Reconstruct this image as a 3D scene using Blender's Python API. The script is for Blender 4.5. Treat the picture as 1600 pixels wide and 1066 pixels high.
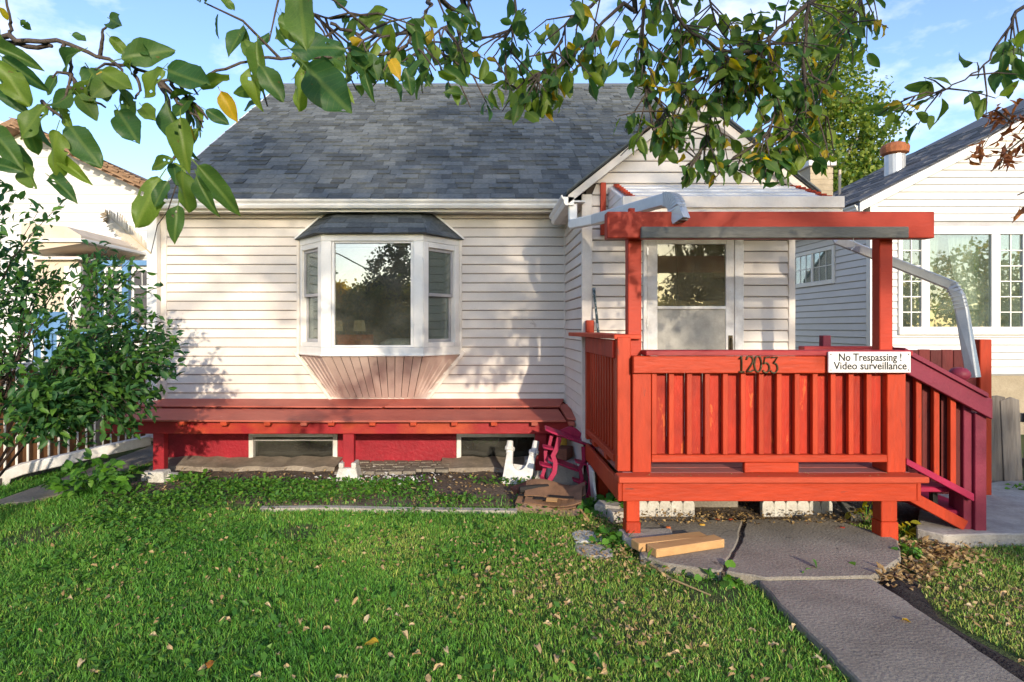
import bpy, bmesh, math, random
import numpy as np
from mathutils import Vector, Matrix, Euler, Quaternion
random.seed(7)
rng = np.random.default_rng(7)
R = math.radians
scene = bpy.context.scene
col = scene.collection
for o in list(bpy.data.objects):
    bpy.data.objects.remove(o)

# ------------------------------------------------------------------ camera, sky, sun, exposure
F, CX, HY, ZC = 950.0, 755.0, 512.0, 1.5        # focal length and axis measured on the photo
cam_d = bpy.data.cameras.new('camera')
cam_d.sensor_width = 36.0
cam_d.lens = F / 1600 * 36
cam_d.shift_x = (800 - CX) / 1600
cam_d.shift_y = -(533 - HY) / 1600
cam_d.clip_start, cam_d.clip_end = 0.05, 1500
cam = bpy.data.objects.new('camera', cam_d)
cam.location = (0, 0, ZC)
cam.rotation_euler = (R(90), 0, 0)
col.objects.link(cam)
scene.camera = cam

SUN_AZ, SUN_EL = R(12), R(15)                    # behind the camera, to its right
sun_vec = Vector((math.sin(SUN_AZ) * math.cos(SUN_EL), -math.cos(SUN_AZ) * math.cos(SUN_EL), math.sin(SUN_EL)))
world = bpy.data.worlds.new('World')
scene.world = world
world.use_nodes = True
nt = world.node_tree
nt.nodes.clear()
wout = nt.nodes.new('ShaderNodeOutputWorld')
bg = nt.nodes.new('ShaderNodeBackground')
sky = nt.nodes.new('ShaderNodeTexSky')
sky.sky_type = 'NISHITA'
sky.sun_disc = False
sky.sun_elevation = SUN_EL
sky.sun_rotation = math.pi - SUN_AZ
sky.altitude = 200
sky.air_density = 1.0
sky.dust_density = 1.0
sky.ozone_density = 2.4
bg.inputs['Strength'].default_value = 0.15
# a few thin fair-weather clouds, laid on the sky by direction
tc = nt.nodes.new('ShaderNodeTexCoord')
cmb = nt.nodes.new('ShaderNodeMapping')
cmb.inputs['Scale'].default_value = (2.6, 2.6, 5.5)
cmb.inputs['Location'].default_value = (0.35, 0.1, 0.2)
nt.links.new(tc.outputs['Generated'], cmb.inputs['Vector'])
cn = nt.nodes.new('ShaderNodeTexNoise')
cn.inputs['Scale'].default_value = 1.1
cn.inputs['Detail'].default_value = 7
cn.inputs['Roughness'].default_value = 0.58
nt.links.new(cmb.outputs[0], cn.inputs['Vector'])
cr = nt.nodes.new('ShaderNodeValToRGB')
cr.color_ramp.elements[0].position = 0.565
cr.color_ramp.elements[0].color = (0, 0, 0, 1)
cr.color_ramp.elements[1].position = 0.74
cr.color_ramp.elements[1].color = (0.85, 0.85, 0.85, 1)
nt.links.new(cn.outputs['Fac'], cr.inputs['Fac'])
cm = nt.nodes.new('ShaderNodeMixRGB')
cm.inputs['Color2'].default_value = (4.6, 4.6, 4.7, 1)
nt.links.new(cr.outputs['Color'], cm.inputs['Fac'])
shs = nt.nodes.new('ShaderNodeHueSaturation')
shs.inputs['Saturation'].default_value = 1.06
shs.inputs['Hue'].default_value = 0.513
nt.links.new(sky.outputs['Color'], shs.inputs['Color'])
nt.links.new(shs.outputs['Color'], cm.inputs['Color1'])
nt.links.new(cm.outputs[0], bg.inputs['Color'])
nt.links.new(bg.outputs[0], wout.inputs['Surface'])

sd = bpy.data.lights.new('sun', 'SUN')
sd.energy = 2.0
sd.angle = R(0.8)
sd.color = (1.0, 0.86, 0.68)
so = bpy.data.objects.new('sun', sd)
so.rotation_euler = (-sun_vec).to_track_quat('-Z', 'Y').to_euler()
so.location = (4, -10, 12)
col.objects.link(so)

scene.view_settings.view_transform = 'Standard'
scene.view_settings.look = 'None'
scene.view_settings.gamma = 1
scene.view_settings.use_curve_mapping = False
scene.view_settings.exposure = 1.33
scene.render.engine = 'CYCLES'
scene.cycles.use_denoising = True
scene.cycles.max_bounces = 6
scene.cycles.transparent_max_bounces = 12
scene.cycles.caustics_reflective = False
scene.cycles.caustics_refractive = False

# ------------------------------------------------------------------ helpers
def W(px, py, D):
    """point at depth D that the photo shows at px, py"""
    return Vector(((px - CX) / F * D, D, ZC - (py - HY) / F * D))
def G(px, py, z=0.0):
    """point on a level surface at height z that the photo shows at px, py"""
    D = (ZC - z) * F / (py - HY)
    return Vector(((px - CX) / F * D, D, z))

class MB:
    def __init__(self):
        self.v, self.f = [], []
    def add(self, verts, faces):
        n = len(self.v)
        self.v += [tuple(p) for p in verts]
        self.f += [tuple(i + n for i in f) for f in faces]
        return self
    def box(self, x0, x1, y0, y1, z0, z1, m=None):
        vs = [Vector((x, y, z)) for z in (z0, z1) for y in (y0, y1) for x in (x0, x1)]
        if m is not None:
            vs = [m @ p for p in vs]
        return self.add(vs, [(0, 2, 3, 1), (4, 5, 7, 6), (0, 1, 5, 4), (2, 6, 7, 3), (0, 4, 6, 2), (1, 3, 7, 5)])
    def bar(self, p, q, w, h, up=Vector((0, 0, 1))):
        """square-section bar from p to q, w wide, h high"""
        p, q = Vector(p), Vector(q)
        d = (q - p).normalized()
        s = d.cross(up)
        if s.length < 1e-4:
            s = d.cross(Vector((0, 1, 0)))
        s.normalize()
        u = s.cross(d)
        vs = []
        for c in (p, q):
            for a, b in ((-1, -1), (1, -1), (1, 1), (-1, 1)):
                vs.append(c + s * (a * w / 2) + u * (b * h / 2))
        return self.add(vs, [(0, 1, 2, 3), (7, 6, 5, 4), (0, 4, 5, 1), (1, 5, 6, 2), (2, 6, 7, 3), (3, 7, 4, 0)])
    def prism(self, poly, vec):
        """polygon (list of points) pushed along vec"""
        n = len(poly)
        vec = Vector(vec)
        a = [Vector(p) for p in poly]
        fs = [tuple(range(n - 1, -1, -1)), tuple(range(n, 2 * n))]
        for i in range(n):
            j = (i + 1) % n
            fs.append((i, j, j + n, i + n))
        return self.add(a + [p + vec for p in a], fs)
    def tube(self, pts, rads, n=6, cap=True):
        pts = [Vector(p) for p in pts]
        if not hasattr(rads, '__len__'):
            rads = [rads] * len(pts)
        vs, fs = [], []
        ref = Vector((0.31, 0.2, 0.93))
        for i, p in enumerate(pts):
            d = (pts[min(i + 1, len(pts) - 1)] - pts[max(i - 1, 0)]).normalized()
            s = d.cross(ref)
            if s.length < 0.05:
                s = d.cross(Vector((1, 0, 0)))
            s.normalize()
            u = s.cross(d)
            for k in range(n):
                a = 2 * math.pi * k / n
                vs.append(p + (s * math.cos(a) + u * math.sin(a)) * rads[i])
        for i in range(len(pts) - 1):
            for k in range(n):
                k2 = (k + 1) % n
                fs.append((i * n + k, i * n + k2, (i + 1) * n + k2, (i + 1) * n + k))
        if cap:
            fs.append(tuple(range(n - 1, -1, -1)))
            fs.append(tuple(range((len(pts) - 1) * n, len(pts) * n)))
        return self.add(vs, fs)
    def sweep(self, pts, prof, up=Vector((0, 0, 1)), closed=True):
        """2-D profile (side, up) swept along a polyline"""
        pts = [Vector(p) for p in pts]
        n, vs, fs = len(prof), [], []
        for i, p in enumerate(pts):
            d0 = (pts[i] - pts[i - 1]).normalized() if i else None
            d1 = (pts[i + 1] - pts[i]).normalized() if i < len(pts) - 1 else None
            d = (d0 + d1).normalized() if d0 is not None and d1 is not None else (d0 if d1 is None else d1)
            s = d.cross(up)
            if s.length < 0.05:
                s = d.cross(Vector((0, 1, 0)))
            s.normalize()
            u = s.cross(d)
            for a, b in prof:
                vs.append(p + s * a + u * b)
        m = n if closed else n - 1
        for i in range(len(pts) - 1):
            for k in range(m):
                k2 = (k + 1) % n
                fs.append((i * n + k, i * n + k2, (i + 1) * n + k2, (i + 1) * n + k))
        if closed:
            fs.append(tuple(range(n - 1, -1, -1)))
            fs.append(tuple(range((len(pts) - 1) * n, len(pts) * n)))
        return self.add(vs, fs)
    def lathe(self, c, prof, n=14, ax=None):
        """profile (radius, height) turned about a vertical axis through c"""
        c = Vector(c)
        vs, fs = [], []
        for r, h in prof:
            for k in range(n):
                a = 2 * math.pi * k / n
                p = Vector((r * math.cos(a), r * math.sin(a), h))
                vs.append(c + (ax @ p if ax is not None else p))
        for i in range(len(prof) - 1):
            for k in range(n):
                k2 = (k + 1) % n
                fs.append((i * n + k, i * n + k2, (i + 1) * n + k2, (i + 1) * n + k))
        fs.append(tuple(range(n - 1, -1, -1)))
        fs.append(tuple(range((len(prof) - 1) * n, len(prof) * n)))
        return self.add(vs, fs)
    def mesh(self, name, mat=None, bevel=0, smooth=False):
        me = bpy.data.meshes.new(name)
        me.from_pydata(self.v, [], self.f)
        bm = bmesh.new()
        bm.from_mesh(me)
        bmesh.ops.recalc_face_normals(bm, faces=bm.faces)
        if bevel:
            bmesh.ops.bevel(bm, geom=list(bm.edges), offset=bevel, segments=1, affect='EDGES', profile=0.5, clamp_overlap=True)
        bm.to_mesh(me)
        bm.free()
        if smooth:
            me.shade_smooth()
        if mat is not None:
            me.materials.append(mat)
        return me
    def build(self, name, mat, parent=None, bevel=0, smooth=False):
        return link(name, self.mesh(name, mat, bevel, smooth), parent)

def link(name, me, parent=None, loc=None, rot=None, scale=None):
    o = bpy.data.objects.new(name, me)
    col.objects.link(o)
    if loc is not None: o.location = loc
    if rot is not None: o.rotation_euler = rot
    if scale is not None: o.scale = scale
    if parent is not None: adopt(o, parent)
    return o
def adopt(o, parent):
    o.parent = parent
    if parent.type == 'EMPTY':
        o.matrix_parent_inverse = parent.matrix_basis.inverted()
def tag(o, label=None, cat=None, group=None, kind=None):
    if label: o['label'] = label
    if cat: o['category'] = cat
    if group: o['group'] = group
    if kind: o['kind'] = kind
    return o
def thing(name, label, cat, loc=(0, 0, 0), group=None):
    o = bpy.data.objects.new(name, None)
    o.empty_display_size = 0.2
    o.location = loc
    col.objects.link(o)
    return tag(o, label, cat, group)
def box(name, mat, parent, x0, x1, y0, y1, z0, z1, bevel=0.0):
    return MB().box(x0, x1, y0, y1, z0, z1).build(name, mat, parent, bevel)

def np_mesh(name, V, T, mat, attrs=None, smooth=False):
    """triangle mesh straight from numpy arrays"""
    me = bpy.data.meshes.new(name)
    me.vertices.add(len(V)); me.vertices.foreach_set('co', np.ascontiguousarray(V, np.float32).ravel())
    me.loops.add(T.size); me.loops.foreach_set('vertex_index', np.ascontiguousarray(T, np.int32).ravel())
    me.polygons.add(len(T)); me.polygons.foreach_set('loop_start', np.arange(0, T.size, 3, dtype=np.int32))
    me.update(calc_edges=True)
    for k, a in (attrs or {}).items():
        at = me.attributes.new(k, 'FLOAT', 'POINT')
        at.data.foreach_set('value', np.ascontiguousarray(a, np.float32))
    if smooth: me.shade_smooth()
    mats = mat if isinstance(mat, (list, tuple)) else [mat]
    for m in mats: me.materials.append(m)
    return me

# ------------------------------------------------------------------ materials
def M(name, c, c2=None, scale=6.0, rough=0.6, spec=0.3, bump=0.15, bscale=60.0, stretch=(1, 1, 1), rnd=0.0, island=0.0,
      wear=None, wear_at=0.66, wear_scale=9.0, metal=0.0, fine=0.12, tint=None, lo=0.35, hi=0.65, bdist=0.01):
    m = bpy.data.materials.new(name)
    m.use_nodes = True
    n, L = m.node_tree.nodes, m.node_tree.links
    b = n['Principled BSDF']
    b.inputs['Roughness'].default_value = rough
    b.inputs['Specular IOR Level'].default_value = spec
    b.inputs['Metallic'].default_value = metal
    t = n.new('ShaderNodeTexCoord')
    oi = n.new('ShaderNodeObjectInfo')
    off = n.new('ShaderNodeVectorMath'); off.operation = 'MULTIPLY_ADD'
    off.inputs[1].default_value = (1, 1, 1)
    sc = n.new('ShaderNodeVectorMath'); sc.operation = 'SCALE'; sc.inputs['Scale'].default_value = 13.0
    cb = n.new('ShaderNodeCombineXYZ')
    for k in range(3): L.new(oi.outputs['Random'], cb.inputs[k])
    L.new(cb.outputs[0], sc.inputs[0])
    L.new(t.outputs['Object'], off.inputs[0]); L.new(sc.outputs[0], off.inputs[2])
    mp = n.new('ShaderNodeMapping'); mp.inputs['Scale'].default_value = stretch
    L.new(off.outputs[0], mp.inputs['Vector'])
    n1 = n.new('ShaderNodeTexNoise'); n1.inputs['Scale'].default_value = scale; n1.inputs['Detail'].default_value = 5
    n1.inputs['Roughness'].default_value = 0.6
    L.new(mp.outputs[0], n1.inputs['Vector'])
    r1 = n.new('ShaderNodeMapRange'); r1.inputs['From Min'].default_value = lo; r1.inputs['From Max'].default_value = hi
    L.new(n1.outputs['Fac'], r1.inputs['Value'])
    mx = n.new('ShaderNodeMixRGB')
    mx.inputs['Color1'].default_value = (*c, 1)
    mx.inputs['Color2'].default_value = (*(c2 or [k * 0.8 for k in c]), 1)
    L.new(r1.outputs[0], mx.inputs['Fac'])
    out = mx.outputs[0]
    n2 = n.new('ShaderNodeTexNoise'); n2.inputs['Scale'].default_value = bscale; n2.inputs['Detail'].default_value = 4
    L.new(mp.outputs[0], n2.inputs['Vector'])
    if tint:
        at = n.new('ShaderNodeAttribute'); at.attribute_name = 'tint'
        cr = n.new('ShaderNodeValToRGB')
        while len(cr.color_ramp.elements) < len(tint): cr.color_ramp.elements.new(0.5)
        for e, (pos, cc) in zip(cr.color_ramp.elements, tint):
            e.position = pos; e.color = (*cc, 1)
        L.new(at.outputs['Fac'], cr.inputs['Fac'])
        out = cr.outputs['Color']
    if wear:
        n3 = n.new('ShaderNodeTexNoise'); n3.inputs['Scale'].default_value = wear_scale; n3.inputs['Detail'].default_value = 8
        n3.inputs['Roughness'].default_value = 0.7
        L.new(mp.outputs[0], n3.inputs['Vector'])
        r3 = n.new('ShaderNodeMapRange'); r3.inputs['From Min'].default_value = wear_at; r3.inputs['From Max'].default_value = wear_at + 0.05
        L.new(n3.outputs['Fac'], r3.inputs['Value'])
        m3 = n.new('ShaderNodeMixRGB'); m3.inputs['Color2'].default_value = (*wear, 1)
        L.new(r3.outputs[0], m3.inputs['Fac']); L.new(out, m3.inputs['Color1'])
        out = m3.outputs[0]
    # fine value mottling, and one value per object / island
    hs = n.new('ShaderNodeHueSaturation')
    L.new(out, hs.inputs['Color'])
    a = n.new('ShaderNodeMath'); a.operation = 'MULTIPLY_ADD'; a.inputs[1].default_value = 2 * fine; a.inputs[2].default_value = 1 - fine
    L.new(n2.outputs['Fac'], a.inputs[0])
    val = a.outputs[0]
    src = None
    if rnd: src, amt = oi.outputs['Random'], rnd
    if island:
        ge = n.new('ShaderNodeNewGeometry'); src, amt = ge.outputs['Random Per Island'], island
    if src is not None:
        a2 = n.new('ShaderNodeMath'); a2.operation = 'MULTIPLY_ADD'; a2.inputs[1].default_value = 2 * amt; a2.inputs[2].default_value = 1 - amt
        L.new(src, a2.inputs[0])
        a3 = n.new('ShaderNodeMath'); a3.operation = 'MULTIPLY'
        L.new(a2.outputs[0], a3.inputs[0]); L.new(val, a3.inputs[1]); val = a3.outputs[0]
    L.new(val, hs.inputs['Value'])
    L.new(hs.outputs[0], b.inputs['Base Color'])
    if bump:
        bp = n.new('ShaderNodeBump'); bp.inputs['Strength'].default_value = bump; bp.inputs['Distance'].default_value = bdist
        L.new(n2.outputs['Fac'], bp.inputs['Height']); L.new(bp.outputs[0], b.inputs['Normal'])
    return m

def leaf_mat(name, c, c2, rnd=0.35, island=False, trans=0.45, hue=0.02):
    """leaf: mid-rib and side veins from the leaf's own coordinates, light through the blade"""
    m = bpy.data.materials.new(name)
    m.use_nodes = True
    n, L = m.node_tree.nodes, m.node_tree.links
    n.clear()
    out = n.new('ShaderNodeOutputMaterial')
    oi = n.new('ShaderNodeObjectInfo'); ge = n.new('ShaderNodeNewGeometry')
    src = ge.outputs['Random Per Island'] if island else oi.outputs['Random']
    mx = n.new('ShaderNodeMixRGB')
    mx.inputs['Color1'].default_value = (*c, 1); mx.inputs['Color2'].default_value = (*c2, 1)
    pw = n.new('ShaderNodeMath'); pw.operation = 'POWER'; pw.inputs[1].default_value = 1.7
    L.new(src, pw.inputs[0]); L.new(pw.outputs[0], mx.inputs['Fac'])
    cur = mx.outputs[0]
    t = n.new('ShaderNodeTexCoord')
    nz = n.new('ShaderNodeTexNoise'); nz.inputs['Scale'].default_value = 40; nz.inputs['Detail'].default_value = 4
    L.new(t.outputs['Object'], nz.inputs['Vector'])
    if not island:
        sp = n.new('ShaderNodeSeparateXYZ'); L.new(t.outputs['Object'], sp.inputs[0])
        ab = n.new('ShaderNodeMath'); ab.operation = 'ABSOLUTE'; L.new(sp.outputs['X'], ab.inputs[0])
        rb = n.new('ShaderNodeMapRange'); rb.inputs['From Min'].default_value = 0.015; rb.inputs['From Max'].default_value = 0.045
        rb.inputs['To Min'].default_value = 1; rb.inputs['To Max'].default_value = 0
        L.new(ab.outputs[0], rb.inputs['Value'])
        sb = n.new('ShaderNodeMath'); sb.operation = 'MULTIPLY_ADD'; sb.inputs[1].default_value = -0.75
        L.new(ab.outputs[0], sb.inputs[0]); L.new(sp.outputs['Y'], sb.inputs[2])
        sn = n.new('ShaderNodeMath'); sn.operation = 'MULTIPLY'; sn.inputs[1].default_value = 62
        L.new(sb.outputs[0], sn.inputs[0])
        si = n.new('ShaderNodeMath'); si.operation = 'SINE'; L.new(sn.outputs[0], si.inputs[0])
        rv = n.new('ShaderNodeMapRange'); rv.inputs['From Min'].default_value = 0.86; rv.inputs['From Max'].default_value = 1.0
        rv.inputs['To Max'].default_value = 0.45
        L.new(si.outputs[0], rv.inputs['Value'])
        mxv = n.new('ShaderNodeMath'); mxv.operation = 'MAXIMUM'; L.new(rb.outputs[0], mxv.inputs[0]); L.new(rv.outputs[0], mxv.inputs[1])
        ve = n.new('ShaderNodeMath'); ve.operation = 'MULTIPLY'; ve.inputs[1].default_value = 0.17; L.new(mxv.outputs[0], ve.inputs[0])
        m2 = n.new('ShaderNodeMixRGB'); m2.inputs['Color2'].default_value = (min(1, c2[0] * 1.6 + .05), min(1, c2[1] * 1.3 + .05), c2[2] * 1.2 + .03, 1)
        L.new(ve.outputs[0], m2.inputs['Fac']); L.new(cur, m2.inputs['Color1'])
        cur = m2.outputs[0]
    # brown spots
    rs = n.new('ShaderNodeMapRange'); rs.inputs['From Min'].default_value = 0.68; rs.inputs['From Max'].default_value = 0.74
    n5 = n.new('ShaderNodeTexNoise'); n5.inputs['Scale'].default_value = 7 if not island else 30; n5.inputs['Detail'].default_value = 6
    vo = n.new('ShaderNodeVectorMath'); vo.operation = 'ADD'
    cb = n.new('ShaderNodeCombineXYZ'); sc = n.new('ShaderNodeMath'); sc.operation = 'MULTIPLY'; sc.inputs[1].default_value = 19
    L.new(src, sc.inputs[0]); L.new(sc.outputs[0], cb.inputs[0]); L.new(sc.outputs[0], cb.inputs[1])
    L.new(t.outputs['Object'], vo.inputs[0]); L.new(cb.outputs[0], vo.inputs[1]); L.new(vo.outputs[0], n5.inputs['Vector'])
    L.new(n5.outputs['Fac'], rs.inputs['Value'])
    m4 = n.new('ShaderNodeMixRGB'); m4.inputs['Color2'].default_value = (0.16, 0.10, 0.03, 1)
    L.new(rs.outputs[0], m4.inputs['Fac']); L.new(cur, m4.inputs['Color1'])
    hs = n.new('ShaderNodeHueSaturation'); L.new(m4.outputs[0], hs.inputs['Color'])
    a = n.new('ShaderNodeMath'); a.operation = 'MULTIPLY_ADD'; a.inputs[1].default_value = 0.5; a.inputs[2].default_value = 0.75
    L.new(nz.outputs['Fac'], a.inputs[0])
    L.new(a.outputs[0], hs.inputs['Value'])
    b = n.new('ShaderNodeBsdfPrincipled'); b.inputs['Roughness'].default_value = 0.48; b.inputs['Specular IOR Level'].default_value = 0.35
    L.new(hs.outputs[0], b.inputs['Base Color'])
    tr = n.new('ShaderNodeBsdfTranslucent')
    h2 = n.new('ShaderNodeHueSaturation'); h2.inputs['Value'].default_value = 1.7; h2.inputs['Saturation'].default_value = 1.1; h2.inputs['Hue'].default_value = 0.49
    L.new(hs.outputs[0], h2.inputs['Color']); L.new(h2.outputs[0], tr.inputs['Color'])
    ms = n.new('ShaderNodeMixShader'); ms.inputs['Fac'].default_value = trans
    L.new(b.outputs[0], ms.inputs[1]); L.new(tr.outputs[0], ms.inputs[2])
    L.new(ms.outputs[0], out.inputs['Surface'])
    return m

def glass_mat(name, refl=0.35, tint=(0.75, 0.78, 0.76), rough=0.0, dust_haze=0.0, dust_haze_c=(0.5, 0.48, 0.40)):
    m = bpy.data.materials.new(name)
    m.use_nodes = True
    n, L = m.node_tree.nodes, m.node_tree.links
    n.clear()
    out = n.new('ShaderNodeOutputMaterial')
    g = n.new('ShaderNodeBsdfGlossy'); g.inputs['Roughness'].default_value = rough
    g.inputs['Color'].default_value = (0.95, 0.97, 1, 1)
    tr = n.new('ShaderNodeBsdfTransparent'); tr.inputs['Color'].default_value = (*tint, 1)
    lw = n.new('ShaderNodeLayerWeight'); lw.inputs['Blend'].default_value = 0.35
    a = n.new('ShaderNodeMath'); a.operation = 'MULTIPLY_ADD'; a.inputs[1].default_value = 0.5; a.inputs[2].default_value = refl
    a.use_clamp = True
    L.new(lw.outputs['Fresnel'], a.inputs[0])
    tc = n.new('ShaderNodeTexCoord'); nz = n.new('ShaderNodeTexNoise'); nz.inputs['Scale'].default_value = 2.0
    bp = n.new('ShaderNodeBump'); bp.inputs['Strength'].default_value = 0.03; bp.inputs['Distance'].default_value = 0.02
    L.new(tc.outputs['Object'], nz.inputs['Vector']); L.new(nz.outputs['Fac'], bp.inputs['Height']); L.new(bp.outputs[0], g.inputs['Normal'])
    ms = n.new('ShaderNodeMixShader')
    L.new(a.outputs[0], ms.inputs['Fac']); L.new(tr.outputs[0], ms.inputs[1]); L.new(g.outputs[0], ms.inputs[2])
    df = n.new('ShaderNodeBsdfDiffuse'); df.inputs['Color'].default_value = (*dust_haze_c, 1)
    dn = n.new('ShaderNodeTexNoise'); dn.inputs['Scale'].default_value = 3.5; dn.inputs['Detail'].default_value = 8
    L.new(tc.outputs['Object'], dn.inputs['Vector'])
    dm = n.new('ShaderNodeMapRange'); dm.inputs['From Min'].default_value = 0.3; dm.inputs['From Max'].default_value = 0.75
    dm.inputs['To Min'].default_value = dust_haze * 0.5; dm.inputs['To Max'].default_value = dust_haze * 1.9
    L.new(dn.outputs['Fac'], dm.inputs['Value'])
    m2 = n.new('ShaderNodeMixShader')                       # dusty film, with haze painted in to lift dark panes to mid-tone
    L.new(dm.outputs[0], m2.inputs['Fac']); L.new(ms.outputs[0], m2.inputs[1]); L.new(df.outputs[0], m2.inputs[2])
    L.new(m2.outputs[0], out.inputs['Surface'])
    return m

m_siding = M('cream_siding', (0.69, 0.63, 0.555), (0.61, 0.545, 0.47), scale=1.6, rough=0.5, bump=0.05, bscale=70, rnd=0.035, fine=0.06, wear=(0.47, 0.40, 0.34), wear_at=0.67, wear_scale=6)
m_white_siding = M('white_siding', (0.66, 0.65, 0.625), (0.60, 0.59, 0.57), scale=1.5, rough=0.5, bump=0.04, rnd=0.02, fine=0.04)
m_trim = M('cream_trim', (0.75, 0.69, 0.61), (0.63, 0.56, 0.48), scale=5, rough=0.5, bump=0.05, fine=0.08, wear=(0.36, 0.29, 0.24), wear_at=0.74)
m_white = M('white_paint', (0.79, 0.77, 0.72), (0.72, 0.695, 0.64), scale=5, rough=0.4, bump=0.03, fine=0.05)
m_white_dirty = M('weathered_white_paint', (0.74, 0.73, 0.70), (0.58, 0.55, 0.50), scale=7, rough=0.6, bump=0.1, fine=0.1, wear=(0.25, 0.22, 0.18), wear_at=0.68)
m_apron = M('faded_pink_siding', (0.60, 0.49, 0.43), (0.54, 0.425, 0.37), scale=3, rough=0.6, bump=0.05, rnd=0.05, fine=0.08)
m_red = M('orange_red_deck_paint', (0.45, 0.042, 0.009), (0.35, 0.031, 0.008), scale=4, rough=0.55, bump=0.3, bscale=45, stretch=(1, 1, 0.2), rnd=0.09, fine=0.22, wear=(0.17, 0.035, 0.022), wear_at=0.635, wear_scale=22)
m_red_h = M('orange_red_rail_paint', (0.45, 0.042, 0.009), (0.36, 0.033, 0.008), scale=4, rough=0.55, bump=0.3, bscale=45, stretch=(0.2, 1, 1), rnd=0.08, fine=0.22, wear=(0.17, 0.035, 0.022), wear_at=0.635, wear_scale=22)
m_red_panel = M('sun_dappled_red_board', (0.45, 0.028, 0.009), (0.30, 0.020, 0.008), scale=7, rough=0.6, bump=0.6, bscale=38, stretch=(1, 1, 0.3), rnd=0.14, fine=0.22, wear=(0.58, 0.10, 0.022), wear_at=0.60, wear_scale=12)  # the lighter orange wear patches are sun dapples painted into the colour
m_beam = M('shaded_red_paint', (0.43, 0.036, 0.012), (0.35, 0.029, 0.010), scale=4, rough=0.55, bump=0.15, stretch=(0.3, 1, 1), fine=0.1)  # same red as the deck, darkened in colour for the beam's shade
m_greywood = M('bare_grey_wood', (0.17, 0.165, 0.145), (0.10, 0.10, 0.09), scale=5, rough=0.8, bump=0.5, stretch=(0.25, 1, 1), fine=0.25)
m_deck = M('worn_deck_floor_paint', (0.36, 0.085, 0.065), (0.23, 0.105, 0.10), scale=6, rough=0.65, bump=0.35, stretch=(0.3, 1, 1), rnd=0.10, fine=0.2, wear=(0.24, 0.19, 0.18), wear_at=0.60, wear_scale=8)
m_nose = M('deck_nosing_paint', (0.46, 0.062, 0.024), (0.39, 0.05, 0.019), scale=4, rough=0.55, bump=0.2, stretch=(0.3, 1, 1), fine=0.1)
m_crim = M('crimson_paint', (0.33, 0.016, 0.024), (0.25, 0.013, 0.02), scale=4, rough=0.5, bump=0.2, fine=0.1)
m_cap = M('dark_red_cap_paint', (0.36, 0.024, 0.026), (0.26, 0.02, 0.024), scale=4, rough=0.5, bump=0.2, stretch=(0.3, 1, 1), fine=0.12)
m_burg = M('burgundy_rail_paint', (0.21, 0.024, 0.048), (0.165, 0.019, 0.038), scale=4, rough=0.55, bump=0.2, fine=0.1, rnd=0.08)
m_mag = M('magenta_paint', (0.36, 0.016, 0.065), (0.28, 0.015, 0.052), scale=6, rough=0.45, bump=0.1, fine=0.08, wear=(0.3, 0.12, 0.14), wear_at=0.72)
m_darkboard = M('dark_red_fence_board', (0.15, 0.020, 0.017), (0.10, 0.016, 0.014), scale=5, rough=0.65, bump=0.4, stretch=(1, 1, 0.3), rnd=0.2, fine=0.2)
m_bench = M('faded_red_bench_top', (0.47, 0.125, 0.085), (0.39, 0.09, 0.06), scale=3, rough=0.6, bump=0.2, stretch=(0.5, 1, 1), rnd=0.08, fine=0.14, wear=(0.50, 0.17, 0.14), wear_at=0.66, wear_scale=10)
m_benchbeam = M('bench_beam_paint', (0.30, 0.014, 0.018), (0.42, 0.06, 0.02), scale=1.6, rough=0.5, bump=0.2, stretch=(1, 1, 1), fine=0.1, lo=0.5, hi=0.66)
m_found = M('red_foundation_paint', (0.33, 0.014, 0.026), (0.24, 0.011, 0.02), scale=4, rough=0.6, bump=0.7, bscale=30, fine=0.15, wear=(0.42, 0.33, 0.27), wear_at=0.69, wear_scale=7)
m_conc = M('grey_concrete', (0.275, 0.245, 0.195), (0.185, 0.162, 0.128), scale=2.6, rough=0.9, bump=0.6, bscale=60, fine=0.38, wear=(0.115, 0.10, 0.08), wear_at=0.625, wear_scale=6, rnd=0.05)
m_conc_l = M('pale_concrete', (0.43, 0.39, 0.33), (0.30, 0.27, 0.23), scale=6, rough=0.85, bump=0.5, bscale=50, fine=0.25, wear=(0.2, 0.18, 0.15), wear_at=0.66)
m_block = M('whitewashed_block', (0.60, 0.585, 0.53), (0.42, 0.40, 0.35), scale=8, rough=0.85, bump=0.5, bscale=50, fine=0.2, wear=(0.32, 0.30, 0.25), wear_at=0.70)
m_ledge = M('stained_concrete_ledge', (0.34, 0.285, 0.22), (0.20, 0.165, 0.125), scale=4, rough=0.9, bump=0.7, bscale=40, fine=0.3, wear=(0.42, 0.36, 0.29), wear_at=0.64)
m_soil = M('dry_soil', (0.165, 0.125, 0.09), (0.095, 0.072, 0.052), scale=9, rough=0.95, bump=1.0, bscale=45, fine=0.4, wear=(0.2, 0.16, 0.11), wear_at=0.64, wear_scale=20, bdist=0.03)
m_dsoil = M('dark_damp_soil', (0.040, 0.034, 0.030), (0.022, 0.019, 0.017), scale=12, rough=0.95, bump=1.0, bscale=60, fine=0.4, bdist=0.03)
m_ground = M('turf_ground', (0.055, 0.095, 0.022), (0.095, 0.11, 0.038), scale=2.2, rough=0.95, bump=1.0, bscale=70, fine=0.4, wear=(0.10, 0.085, 0.05), wear_at=0.60, wear_scale=3.5, bdist=0.03)
SH = dict(scale=25, rough=0.9, bump=0.6, bscale=260, fine=0.28, spec=0.15, bdist=0.004)
m_sh = M('slate_blue_shingle', (0.088, 0.099, 0.102), (0.125, 0.135, 0.134), rnd=0.34, **SH)
m_sh_i = M('slate_blue_shingle_mass', (0.088, 0.099, 0.102), (0.125, 0.135, 0.134), island=0.34, **SH)
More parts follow.
